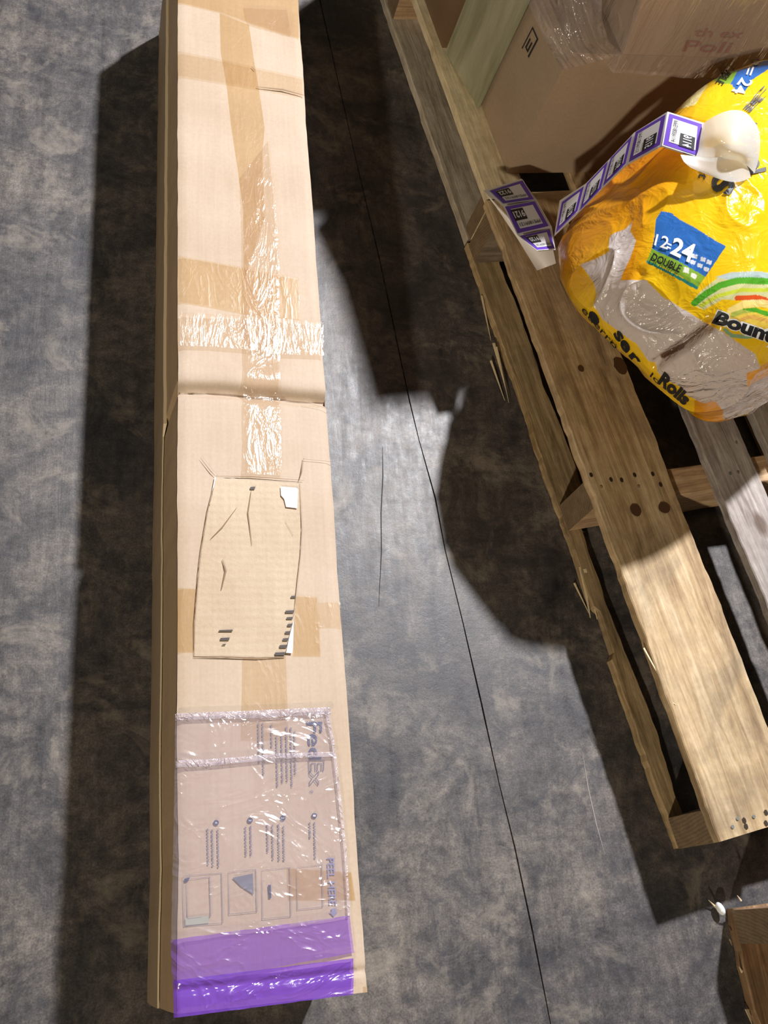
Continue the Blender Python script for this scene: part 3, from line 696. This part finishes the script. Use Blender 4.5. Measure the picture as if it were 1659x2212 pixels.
# stretch wrap around the upper carton: hanging skirts over carton 1
bm = bmesh.new()
def wrapP(s, t):
    # perimeter: far-left -> near-left corner -> near right ; t from below to top
    if s < .45: p = b2 + eY * (.215 * (1 - s / .45)); n_ = -eX
    else: p = b2 + eX * (.36 * (s - .45) / .55); n_ = -eY
    if abs(s - .45) < .03: n_ = (-eX - eY).normalized()
    z = .286 + .245 * t
    p = Vector((p.x, p.y, z)) + Vector((-.04, 0, 0)) * max(0, (z - .3045) / .22)
    fl = .010 + .006 * noise.noise(Vector((s * 9, t * 3, 0))) + .004 * noise.noise(Vector((s * 40, t * 2.5, 3)))
    if t < .25: fl += .005 * (1 - t / .25) * (.6 + .8 * abs(noise.noise(Vector((s * 12, 0, 8)))))
    return p + n_ * fl
quad_grid(bm, wrapP, 90, 24)
bmesh.ops.recalc_face_normals(bm, faces=bm.faces)
tag(build('stretch_wrap', bm, WRAP, None, True), 'clear wrinkled stretch wrap around the upper brown carton', 'plastic wrap')
bm = bmesh.new()
ws = [(1118, -60), (1135, -5), (1165, 60), (1190, 110), (1215, 152)]; we = [(1290, -60), (1300, -5), (1300, 40), (1315, 90), (1345, 118)]
def wrapQ(s, t):
    a = poly_at(ws, t); b = poly_at(we, t); u = a[0] + (b[0] - a[0]) * s; v = a[1] + (b[1] - a[1]) * s
    z = .310 + .10 * (1 - t) * s + .010 * noise.noise(Vector((s * 7, t * 3, 1))) + .004 * noise.noise(Vector((s * 26, t * 2, 5)))
    return at(u, v, max(z, .306))
quad_grid(bm, wrapQ, 50, 30)
bmesh.ops.recalc_face_normals(bm, faces=bm.faces)
tag(build('stretch_wrap', bm, WRAP, None, True), 'loose streaky flap of stretch wrap draped over the lower carton top', 'plastic wrap')

# ------------------------------------------------------------------ paper towel pack
pack = empty('paper_towel_pack', at(1600, 560, .1), 'large yellow plastic pack of paper towels lying on the near pallet', 'paper towels')
bul = [(1190, 512, .19), (1214, 612, .215), (1285, 712, .228), (1392, 806, .225), (1478, 868, .2), (1556, 912, .132), (1668, 848, .13), (1830, 760, .15), (2000, 600, .2), (1950, 330, .25), (1790, 170, .25), (1590, 190, .27), (1372, 330, .26)]
mid2 = [(1262, 490, .245), (1258, 590, .262), (1325, 690, .27), (1415, 770, .275), (1490, 825, .27), (1590, 855, .235), (1690, 810, .23), (1850, 730, .25), (2010, 560, .28), (1970, 280, .31), (1790, 110, .31), (1590, 150, .31), (1400, 285, .31)]
rid = [(1372, 480, .312), (1352, 580, .308), (1410, 622, .312), (1485, 662, .322), (1560, 712, .335), (1650, 770, .32), (1730, 760, .335), (1850, 670, .35), (1950, 500, .36), (1900, 220, .37), (1750, 30, .37), (1560, 120, .365), (1430, 275, .345)]
inn = [(1470, 440, .345), (1450, 510, .34), (1500, 560, .345), (1560, 600, .355), (1620, 640, .355), (1680, 660, .35), (1730, 640, .35), (1780, 560, .36), (1800, 460, .37), (1780, 300, .375), (1700, 170, .375), (1600, 220, .37), (1500, 310, .36)]
bm = bmesh.new()
rings = [[at(*p) for p in r] for r in (bul, mid2, rid, inn)]
for k_, r_ in ((22, 0), (12, 1)):
    for i in range(8):
        u, v, z = (bul, mid2)[r_][i]; d = math.hypot(1600 - u, 560 - v); kk = k_ * (1.7 if i in (4, 5) else 1)
        rings[r_][i] = at(u - (1600 - u) * kk / d, v - (560 - v) * kk / d, z)
rings[0][9:12] = [ploc(1.12, .70, .25), ploc(1.0, .765, .25), ploc(.85, .765, .27)]
rings[1][9:12] = [ploc(1.10, .69, .31), ploc(.98, .77, .31), ploc(.82, .76, .31)]
rings[2][10] = ploc(.93, .755, .37)
cen = sum(rings[0], Vector()) / 13
def tuck(i, k, z):
    p = rings[0][i]
    if i > 7: return Vector((cen.x + (p.x - cen.x) * (.96 - k * .0008), cen.y + (p.y - cen.y) * (.96 - k * .0008), z))
    u, v, _ = bul[i]; d = math.hypot(1600 - u, 560 - v)
    return at(u + (1600 - u) * k / d, v + (560 - v) * k / d, z)
low = [tuck(i, 45 if i not in (5, 6) else 15, .16 if i not in (5, 6) else .108) for i in range(13)]
base = [tuck(i, 150 if i not in (5, 6) else 60, .1002) for i in range(13)]
rings = [base, low] + rings
vr = [[bm.verts.new(p) for p in r] for r in rings]
for a, b in zip(vr, vr[1:]):
    for i in range(13): bm.faces.new((a[i], a[(i + 1) % 13], b[(i + 1) % 13], b[i]))
cb = bm.verts.new((cen.x, cen.y, .1002)); ct = bm.verts.new(at(1640, 420, .378))
for i in range(13):
    bm.faces.new((vr[0][(i + 1) % 13], vr[0][i], cb)); bm.faces.new((vr[-1][i], vr[-1][(i + 1) % 13], ct))
bmesh.ops.recalc_face_normals(bm, faces=bm.faces)
me = bpy.data.meshes.new('pk'); bm.to_mesh(me); bm.free()
tmp = bpy.data.objects.new('pk', me); COL.objects.link(tmp)
cl = vr = None
ms = tmp.modifiers.new('s', 'SUBSURF'); ms.levels = 6; ms.render_levels = 6
bpy.context.view_layer.update()
pm = bpy.data.meshes.new_from_object(tmp.evaluated_get(bpy.context.evaluated_depsgraph_get()))
bpy.data.objects.remove(tmp)
N = len(pm.vertices)
co = np.empty(N * 3); pm.vertices.foreach_get('co', co); co = co.reshape(-1, 3)
no = np.empty(N * 3); pm.vertices.foreach_get('normal', no); no = no.reshape(-1, 3)
px_ = pixnp(co)
view = np.array([0, 0, 1.0]) - co; facing = (view * no).sum(1) > -0.02
def inpoly(P, poly):
    x, y = P[:, 0], P[:, 1]; r = np.zeros(len(P), bool); j = len(poly) - 1
    for i in range(len(poly)):
        xi, yi = poly[i]; xj, yj = poly[j]
        c = ((yi > y) != (yj > y)) & (x < (xj - xi) * (y - yi) / (yj - yi + 1e-9) + xi); r ^= c; j = i
    return r
win = [(1368, 478), (1352, 495), (1330, 505), (1318, 515), (1318, 545), (1290, 560), (1258, 575), (1283, 612), (1290, 640), (1286, 660), (1300, 690), (1342, 722), (1375, 745), (1410, 800), (1436, 822), (1470, 840), (1482, 856), (1520, 874), (1545, 868), (1562, 885), (1562, 905), (1600, 900), (1700, 850), (1720, 790), (1659, 812), (1612, 832), (1612, 805), (1640, 790), (1632, 765), (1560, 716), (1525, 700), (1480, 670), (1430, 640), (1395, 605), (1370, 605), (1340, 605), (1345, 590), (1360, 560), (1374, 520), (1362, 500)]
A_win = inpoly(px_, win) & facing
vis = facing
H = np.zeros(N)
for i in range(N):
    if px_[i, 0] < 1720:
        p = Vector(co[i]) * 9
        q = p + Vector((noise.noise(p * 1.1), noise.noise(p * 1.1 + Vector((7, 3, 1))), noise.noise(p * 1.1 + Vector((2, 9, 4))))) * 1.3
        a = 1 - abs(noise.noise(q)) * 2.6
        b = 1 - abs(noise.noise(q * 2.3 + Vector((3, 3, 3)))) * 2.4
        H[i] = .0034 * max(0, a) ** 2 + .0006 * max(0, b) ** 2 + .004 * noise.noise(p * .6)
# rounded bulges of the rolls pressing on the film, and a groove between the two window rolls
def seg(P, a, b):
    a = np.array(a, float); b = np.array(b, float); d = b - a; t_ = np.clip(((P - a) @ d) / (d @ d), 0, 1)
    return np.hypot(*(P - a - t_[:, None] * d).T)
g = np.where(vis, np.exp(-(seg(px_, (1415, 790), (1535, 702)) / 10) ** 2), 0); H -= .017 * g
g = np.where(vis, np.exp(-(seg(px_, (1378, 615), (1385, 590)) / 10) ** 2), 0); H -= .003 * g
H *= np.where(co[:, 2] < .125, .2, 1)
co2 = co + no * H[:, None]
co2[:, 2] = np.maximum(co2[:, 2], .1000)
pm.vertices.foreach_set('co', co2.ravel())
# colours of the film: print, plus a painted highlight and roll-gap shade
YEL = np.array([0.95, 0.60, 0.012]); ORG = np.array([0.80, 0.33, 0.010])
colr = np.tile(YEL, (N, 1))
def smooth(d, w_): return np.clip(d / w_, 0, 1)
og = 1 - smooth(seg(px_, (1180, 520), (1400, 330)) - 60, 110)
og2 = 1 - smooth(seg(px_, (1400, 330), (1345, 600)) - 10, 60)
og = np.clip(np.maximum(og, og2), 0, 1)
og = np.maximum(og, np.where(inpoly(px_, [(1500, 868), (1570, 860), (1600, 930), (1500, 930)]), 1, 0))
og = np.maximum(og, np.where(inpoly(px_, [(1600, 800), (1720, 760), (1740, 830), (1600, 850)]), .9, 0))
og = np.maximum(og, .0)
colr = colr * (1 - og[:, None]) + ORG * og[:, None]
def paint(poly, c, k=1.0):
    m = inpoly(px_, poly) & vis; colr[m] = colr[m] * (1 - k) + np.array(c) * k
def stroke(pts, w_, c, k=1.0, taper=False):
    d = np.full(N, 1e9)
    for i, (a, b) in enumerate(zip(pts, pts[1:])): 
        wd = w_ * (1 - .6 * i / (len(pts) - 1)) if taper else w_
        d = np.minimum(d, seg(px_, a, b) / wd)
    m = (d < 1) & vis; colr[m] = colr[m] * (1 - k) + np.array(c) * k
GRN = (0.10, 0.42, 0.03)
paint([(1492, 655), (1515, 628), (1550, 600), (1590, 590), (1659, 592), (1700, 600), (1700, 665), (1600, 650), (1560, 648), (1520, 670)], (.62, .70, .42), .8)
paint([(1545, 598), (1580, 588), (1640, 590), (1700, 600), (1700, 612), (1640, 605), (1580, 606)], (.45, .58, .60), .9)
stroke([(1500, 655), (1525, 635), (1555, 617), (1590, 608), (1640, 610), (1720, 618)], 7, GRN)
stroke([(1515, 660), (1550, 640), (1600, 628), (1720, 630)], 4, (.62, .72, .06))
stroke([(1590, 645), (1630, 643), (1665, 655), (1720, 690)], 5, (.75, .10, .02))
stroke([(1578, 672), (1605, 658), (1640, 656), (1700, 668)], 8, (.95, .80, .30), .8)
stroke([(1582, 680), (1605, 672), (1630, 670), (1660, 682)], 5, GRN)
stroke([(1600, 690), (1620, 684), (1650, 692), (1680, 705)], 4, (.75, .22, .03))
stroke([(1565, 712), (1580, 724), (1610, 727), (1640, 722)], 4, (.20, .45, .30), .9)
paint([(1545, 690), (1600, 668), (1720, 700), (1720, 730), (1640, 722), (1560, 705)], (.90, .74, .18), .5)
BLU = (0.035, 0.16, 0.52)
stroke([(1540, 375), (1560, 385), (1600, 395)], 3, BLU, .6)
paint([(1430, 462), (1418, 480), (1412, 520), (1408, 537), (1470, 568), (1524, 597), (1568, 533), (1540, 518), (1500, 492), (1470, 476), (1450, 462)], BLU)
paint([(1408, 537), (1397, 563), (1430, 577), (1470, 598), (1506, 624), (1524, 597), (1470, 568)], (.25, .45, .045))
paint([(1397, 561), (1396, 567), (1440, 590), (1506, 627), (1509, 620), (1440, 584)], (.03, .25, .22))
for (x, y) in [(1501, 553), (1519, 560), (1532, 566), (1497, 566), (1512, 573), (1526, 581)]:
    paint([(x - 5, y - 6), (x + 6, y - 2), (x + 4, y + 6), (x - 6, y + 3)], (.75, .78, .85))
paint([(1478, 577), (1489, 580), (1488, 592), (1476, 589)], (.85, .86, .75)); paint([(1494, 589), (1506, 594), (1503, 604), (1492, 599)], (.85, .86, .75))
# second flag at the top right
paint([(1579, 178), (1600, 140), (1630, 110), (1659, 88), (1720, 60), (1720, 110), (1659, 148), (1625, 170), (1610, 196), (1590, 192)], BLU)
paint([(1533, 172), (1560, 150), (1600, 140), (1579, 178), (1555, 178)], (.25, .45, .045))
paint([(1380, 225), (1425, 208), (1430, 235), (1395, 262), (1378, 258)], (.35, .55, .10), .8)
paint([(1404, 240), (1416, 236), (1412, 252), (1402, 256)], (.6, .08, .02), .8)
paint([(1490, 180), (1540, 168), (1500, 225), (1440, 240), (1430, 215)], (.93, .85, .45), .8)  # whitish highlight of the clear film, painted into the colour
colr[A_win] = (.78, .70, .67)
for (a_, b_, wd_) in (((1416, 789), (1470, 755), 5.0), ((1470, 755), (1528, 704), 3.0)):  # shade in the gap between the window rolls, painted as dark colour
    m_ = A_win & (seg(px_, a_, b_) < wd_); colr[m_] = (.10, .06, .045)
at_ = pm.color_attributes.new('print', 'FLOAT_COLOR', 'POINT')
arr = np.concatenate([colr, A_win[:, None].astype(float)], 1); at_.data.foreach_set('color', arr.ravel())
t = NT('printed_towel_film')
vc = t.n('VertexColor', layer_name='print')
nf = t.noise(t.coord(), 120, 4, .6, 1.0); nb = t.noise(t.coord(), 20, 3, .5, 2.0)
rg = t.math('SUBTRACT', 1.0, t.math('ABSOLUTE', t.math('MULTIPLY', t.math('SUBTRACT', nb, .5), 6.0)))
nr = t.bump(t.math('ADD', t.math('MULTIPLY', rg, .8), t.math('MULTIPLY', nf, .15)), .22, .004)
pr = t.bsdf(vc.outputs['Color'], .17, nr, Specular_IOR_Level=.5, Coat_Weight=0.35, Coat_Roughness=0.1)
trl = t.n('BsdfTranslucent', {'Color': vc.outputs['Color']}).outputs[0]
prm = t.n('MixShader', {0: .12, 1: pr, 2: trl}).outputs[0]
tr = t.n('BsdfTransparent', {'Color': (.96, .94, .93, 1)}).outputs[0]
nr2 = t.bump(t.math('ADD', rg, t.math('MULTIPLY', nf, .5)), .55, .005)
dfw = t.n('BsdfDiffuse', {'Color': vc.outputs['Color'], 'Normal': nr}).outputs[0]
gw = t.n('BsdfGlossy', {'Color': (1, 1, 1, 1), 'Roughness': .12, 'Normal': nr2}).outputs[0]
s1 = t.n('MixShader', {0: .72, 1: tr, 2: dfw}).outputs[0]
s2 = t.n('MixShader', {0: t.facing(nr2, 1.6), 1: s1, 2: gw}).outputs[0]
M_PACK = t.done(t.n('MixShader', {0: vc.outputs['Alpha'], 1: prm, 2: s2}).outputs[0])
# surface lookup before scaling
tri = pm.copy(); bmx = bmesh.new(); bmx.from_mesh(tri); bvh = BVHTree.FromBMesh(bmx); bmx.free(); bpy.data.meshes.remove(tri)
def on_pack(u, v, e=.0006):
    r = ray(u, v); d = Vector(r).normalized(); h = bvh.ray_cast(Vector((0, 0, 1)), d)
    if h[0] is None: return at(u, v, .25)
    n_ = h[1] if h[1].dot(d) < 0 else -h[1]
    return h[0] + n_ * e - d * e
film_o = link_mesh('wrapper', pm, M_PACK, pack, True)
# rolls inside
t = NT('towel_paper'); nq = t.noise(t.coord(), 300, 4); 
M_ROLL = t.done(t.bsdf((.80, .74, .71, 1), .9, t.bump(nq, .3, .002)))
def roll(top, bot, r):
    bm = bmesh.new(); ax = (top - bot); L = ax.length; q = ax.to_track_quat('Z', 'Y'); n_ = 36
    prof = [(0, 0), (r * .8, 0), (r * .97, L * .02), (r, L * .06), (r, L * .94), (r * .96, L * .985), (r * .85, L), (r * .25, L), (r * .24, L * .6), (0, L * .6)]
    rr = []
    for a, z in prof:
        rr.append([bm.verts.new(bot + q @ Vector((max(a, .0002) * math.cos(2 * math.pi * i / n_), max(a, .0002) * math.sin(2 * math.pi * i / n_), z))) for i in range(n_)])
    for a, b in zip(rr, rr[1:]):
        for i in range(n_): bm.faces.new((a[i], a[(i + 1) % n_], b[(i + 1) % n_], b[i]))
    bmesh.ops.recalc_face_normals(bm, faces=bm.faces)
    return build('paper_roll', bm, M_ROLL, pack, True)
P_ROLL = [(.643, .470), (.700, .452)]
for i, (a, b) in enumerate([(.650, .502), (.742, .470), (.845, .485), (.770, .585), (.875, .60)]):
    roll(ploc(a + (.02 if i == 0 else 0), b + (.02 if i == 0 else 0), .290 if i == 0 else .305), ploc(a + (.075 if i == 0 else .045), b + (.085 if i == 0 else .055), .165), .050)
# lettering on the wrapper
def wtext(s, q, m, b=0.0, cuts=2, e=.0007): return text_on('printed_text', s, q, lambda u, v: on_pack(u, v, e), m, film_o, b, cuts)
def wtext2(s, q, m, b=0.0):
    # white halo then black letters
    wtext(s, q, m, b)
wtext('12', [(1413, 530), (1442, 540), (1447, 513), (1419, 506)], M_LETW, .01)
wtext('=', [(1440, 535), (1449, 539), (1451, 529), (1442, 525)], M_LETW, .01)
wtext('24', [(1447, 548), (1492, 570), (1506, 530), (1457, 512)], M_LETW, .03)
wtext('DOUBLE', [(1405, 563), (1467, 590), (1474, 574), (1412, 547)], M_INK, .02)
wtext('Bounty', [(1534, 706), (1692, 762), (1700, 715), (1550, 668)], M_LETW, .10, e=.0005)
wtext('Bounty', [(1534, 704), (1690, 760), (1700, 719), (1552, 672)], M_INK, .05, e=.0011)
wtext('S', [(1540, 375), (1534, 413), (1578, 425), (1592, 392)], M_INK, .05)
wtext('it', [(1510, 368), (1508, 385), (1527, 392), (1530, 372)], M_INK, .01)
wtext('towel', [(1596, 268), (1615, 380), (1655, 370), (1640, 255)], M_INK, .04)
wtext('Select', [(1604, 236), (1618, 245), (1665, 200), (1650, 185)], M_INK, .02)
wtext('12=', [(1622, 108), (1604, 160), (1628, 166), (1648, 118)][::1], M_LETW, .01)
wtext('24', [(1602, 168), (1578, 200), (1606, 206), (1628, 176)], M_LETW, .02)
wtext('DOUBLE', [(1590, 120), (1545, 180), (1560, 186), (1606, 128)], M_INK, .01)
wtext('e', [(1268, 678), (1286, 704), (1300, 696), (1282, 668)], M_INK, .04)
wtext('se', [(1324, 722), (1352, 764), (1366, 754), (1338, 712)], M_INK, .04)
wtext('r', [(1358, 768), (1376, 790), (1386, 780), (1368, 760)], M_INK, .04)
wtext('Rolls', [(1420, 826), (1478, 876), (1496, 858), (1436, 802)], M_INK, .05)
wtext('euerro', [(1256, 670), (1330, 755), (1334, 749), (1262, 664)], M_INK, 0) 
wtext('lo', [(1404, 812), (1424, 832), (1430, 826), (1410, 804)], M_INK, 0)

# ------------------------------------------------------------------ label strip lying over the pack
strip = empty('label_strip', at(1230, 480, .2), 'strip of purple-bordered numbered stickers draped over the left side of the towel pack', 'sticker strip')
def interp4(q, x, y):
    return q[0].lerp(q[1], x).lerp(q[3].lerp(q[2], x), y)
def shrink(q, k0, k1=None):
    k1 = k1 if k1 is not None else k0
    return [interp4(q, a, b) for a, b in ((k0, k1), (1 - k0, k1), (1 - k0, 1 - k1), (k0, 1 - k1))]
def sheet(name, q, mat, lift, parent, rnd=0.0, bow=0.0, thick=0):
    """q: 4 corner points (Vectors) TL TR BR BL seen from the phone"""
    n_ = (q[1] - q[0]).cross(q[3] - q[0]).normalized()
    if n_.dot(Vector((0, 0, 1)) - q[0]) < 0: n_ = -n_
    bm = bmesh.new()
    def P(s, t_): return interp4(q, s, t_) + n_ * (lift + bow * math.sin(math.pi * s))
    quad_grid(bm, P, 8, 8)
    o = build(name, bm, mat, parent, True); return o, n_
def label(q3, num, code, orient, parent, withnum=True):
    """orient: index of q corner where text starts (bottom-left of the reading direction)"""
    q = [at(*p) for p in q3]
    o, n_ = sheet('sticker', [q[0], q[1], q[2], q[3]], M_WHITE, .0, parent)
    pq = shrink(q, .03); sheet('border', pq, M_PURPLE, .0004, o)
    iq = shrink(q, .15); sheet('label_face', iq, M_WHITE, .0008, o)
    r = orient; c = [iq[(r + k) % 4] for k in range(4)]   # start-bottom, end-bottom, end-top, start-top
    def put(x, y): return interp4(c, x, y) + n_ * .0011
    def box_(a, b, cc_, d, m):
        bm = bmesh.new(); bm.faces.new([bm.verts.new(put(*p)) for p in ((a, b), (cc_, b), (cc_, d), (a, d))]); build('number_block', bm, m, o)
    box_(.50, .05, 1.03, .62, M_INK)
    def tx(s, a, b, cc_, d, m, lift=.0003, bold=0):
        V, Fc = text_polys(s, bold); bm = bmesh.new(); bv = [bm.verts.new(put(a + (cc_ - a) * x, b + (d - b) * y) + n_ * lift) for x, y in V]
        for f in Fc:
            try: bm.faces.new([bv[i] for i in f])
            except ValueError: pass
        build('printed_number', bm, m, o)
    tx(num, .53, .16, 1.0, .50, M_WHITE, bold=.03); tx(code, .06, .76, .95, .93, M_INK)
    return o
# arm over the pack: corners TL TR BR BL (as seen), each (u,v,height)
def Z(u): return .205 + (min(u, 1436) - 1199) / (1436 - 1199) * .155
Zl = lambda u, v, d=0: (u, v, Z(u) + d)
arm = [([Zl(1444, 243), (1519, 267.5, .372), (1513.5, 341, .372), Zl(1430, 314)], '9114', 'PPE1809114'),
       ([Zl(1372, 285), Zl(1441, 244), Zl(1428, 314), Zl(1356, 354)], '9115', 'PPE1809115'),
       ([Zl(1318.6, 342), Zl(1368, 290), Zl(1353, 354), Zl(1301, 406)], '9116', 'PPE1809116'),
       ([Zl(1267, 397), Zl(1316, 345), Zl(1299, 409), Zl(1251, 458)], '9117', 'PPE1809117'),
       ([Zl(1213, 436), Zl(1264, 400), Zl(1249, 456), Zl(1199, 507)], '9118', 'PPE1809118')]
for q, n_, c_ in arm:
    # reading runs top to bottom with letter tops to the left: start-bottom = TR, end-bottom = BR
    label(q, n_, c_, 1, strip)
bk = [([Zl(1441, 241), (1522, 266, .371), (1516, 345, .371), Zl(1428, 317)]), ([Zl(1209, 432), Zl(1442, 241), Zl(1429, 317), Zl(1197, 512)])]
arm_b = bmesh.new()
def armP(s, t_):
    top = [Zl(1209, 433), Zl(1266, 396), Zl(1317, 343), Zl(1369, 287), Zl(1442, 241)]; bot = [Zl(1197, 511), Zl(1250, 460), Zl(1300, 409), Zl(1354, 357), Zl(1429, 317)]
    a = poly_at(top, s); b = poly_at(bot, s); p = [a[k] + (b[k] - a[k]) * t_ for k in range(3)]; v = at(*p); v -= (Vector((0, 0, 1)) - v).normalized() * .0008; return v
quad_grid(arm_b, armP, 40, 6); build('backing_strip', arm_b, M_BACK, strip, True)
bmq = bmesh.new()
def topP(s, t_):
    a = poly_at([Zl(1442, 241), (1522, 266, .372)], s); b = poly_at([Zl(1429, 317), (1516, 345, .372)], s); v = at(*[a[k] + (b[k] - a[k]) * t_ for k in range(3)]); v -= (Vector((0, 0, 1)) - v).normalized() * .0008; return v
quad_grid(bmq, topP, 10, 6); build('backing_strip', bmq, M_BACK, strip, True)
# lower-left arm with reversed stickers
low_q = [([(1055, 413, .150), (1130, 388.5, .150), (1156, 432, .165), (1086, 441, .165)], '9122', 'PPE1809122'),
         ([(1088, 446, .165), (1156, 433, .165), (1188, 490, .180), (1117, 507, .180)], '9121', 'PPE1809121'),
         ([(1120, 510, .180), (1189, 494, .180), (1199, 538, .192), (1160, 541, .192)], '9120', 'PPE1809120')]
for q, n_, c_ in low_q:
    # start-bottom = TR, end-bottom = TL, end-top = BL, start-top = BR -> reversed order list
    qq = [q[1], q[0], q[3], q[2]]
    # text tops point down the picture; the PPE line sits at the upper edge as in the photograph
    label(qq, num=n_, code=c_, orient=0, parent=strip)
bmq = bmesh.new()
Lp = [(1044, 412, .149), (1086, 445, .158), (1118, 508, .174), (1164, 543, .186)]; Rp = [(1127, 386, .149), (1158, 430, .164), (1192, 490, .180), (1200, 540, .190)]
def lowP(s, t_):
    a = poly_at(Lp, t_); b = poly_at(Rp, t_); v = at(*[a[k] + (b[k] - a[k]) * s for k in range(3)]); v -= (Vector((0, 0, 1)) - v).normalized() * .001; return v
quad_grid(bmq, lowP, 8, 30); build('backing_strip', bmq, M_BACK, strip, True)
bmq = bmesh.new()
La = [(1044, 412, .148), (1072, 448, .135), (1120, 519, .125), (1160, 584.5, .122)]; Lb = [(1100, 470, .150), (1130, 500, .150), (1195, 540, .16), (1201, 569, .140)]
def bkP(s, t_):
    a = poly_at(La, t_); b = poly_at(Lb, t_); u, v, z = [a[k] + (b[k] - a[k]) * s for k in range(3)]
    return at(u, v, z - .008 * math.sin(math.pi * s) + .0)
quad_grid(bmq, bkP, 12, 30); build('backing_strip', bmq, M_BACK, strip, True)
# curled end of the backing
def crom(pl, s_):
    n_ = len(pl) - 1; x = min(max(s_, 0), 1) * n_; i = min(int(x), n_ - 1); f = x - i
    p0, p1_, p2_, p3 = pl[max(i - 1, 0)], pl[i], pl[i + 1], pl[min(i + 2, n_)]
    return [.5 * (2 * p1_[k] + (p2_[k] - p0[k]) * f + (2 * p0[k] - 5 * p1_[k] + 4 * p2_[k] - p3[k]) * f * f + (3 * p1_[k] - p0[k] - 3 * p2_[k] + p3[k]) * f ** 3) for k in range(3)]
t = NT('white_backing_plastic')
d1 = t.n('BsdfDiffuse', {'Color': (.92, .92, .90, 1)}).outputs[0]; d2 = t.n('BsdfTranslucent', {'Color': (.92, .92, .88, 1)}).outputs[0]
d3 = t.n('BsdfGlossy', {'Roughness': .25}).outputs[0]; d4 = t.n('BsdfTransparent', {}).outputs[0]
M_CURL = t.done(t.n('MixShader', {0: .06, 1: t.n('MixShader', {0: .12, 1: t.n('MixShader', {0: .4, 1: d1, 2: d2}).outputs[0], 2: d4}).outputs[0], 2: d3}).outputs[0])
def curlmesh(rows, nm):
    bm = bmesh.new()
    quad_grid(bm, lambda a, b: at(*crom([crom(r, a) for r in rows], b)), 40, 24)
    return build(nm, bm, M_CURL, strip, True)
o = curlmesh([[(1518, 268, .374), (1545, 250, .386), (1580, 238, .396), (1612, 244, .396), (1636, 272, .388)],
              [(1512, 300, .376), (1545, 285, .392), (1582, 272, .402), (1618, 276, .402), (1642, 300, .390)],
              [(1508, 325, .374), (1542, 318, .386), (1578, 322, .396), (1612, 326, .396), (1640, 336, .384)],
              [(1500, 345, .373), (1540, 350, .380), (1578, 345, .386), (1606, 352, .386), (1630, 374, .378)]], 'curled_backing')
o['label'] = 'glaring white curled backing'
o = curlmesh([[(1470, 334, .3735), (1505, 338, .376), (1545, 340, .384), (1590, 334, .390), (1606, 344, .386)],
              [(1478, 350, .3725), (1510, 362, .374), (1550, 368, .378), (1592, 362, .382), (1618, 368, .380)],
              [(1492, 362, .3720), (1530, 378, .373), (1565, 390, .375), (1595, 393, .376), (1622, 384, .376)]], 'curled_backing')
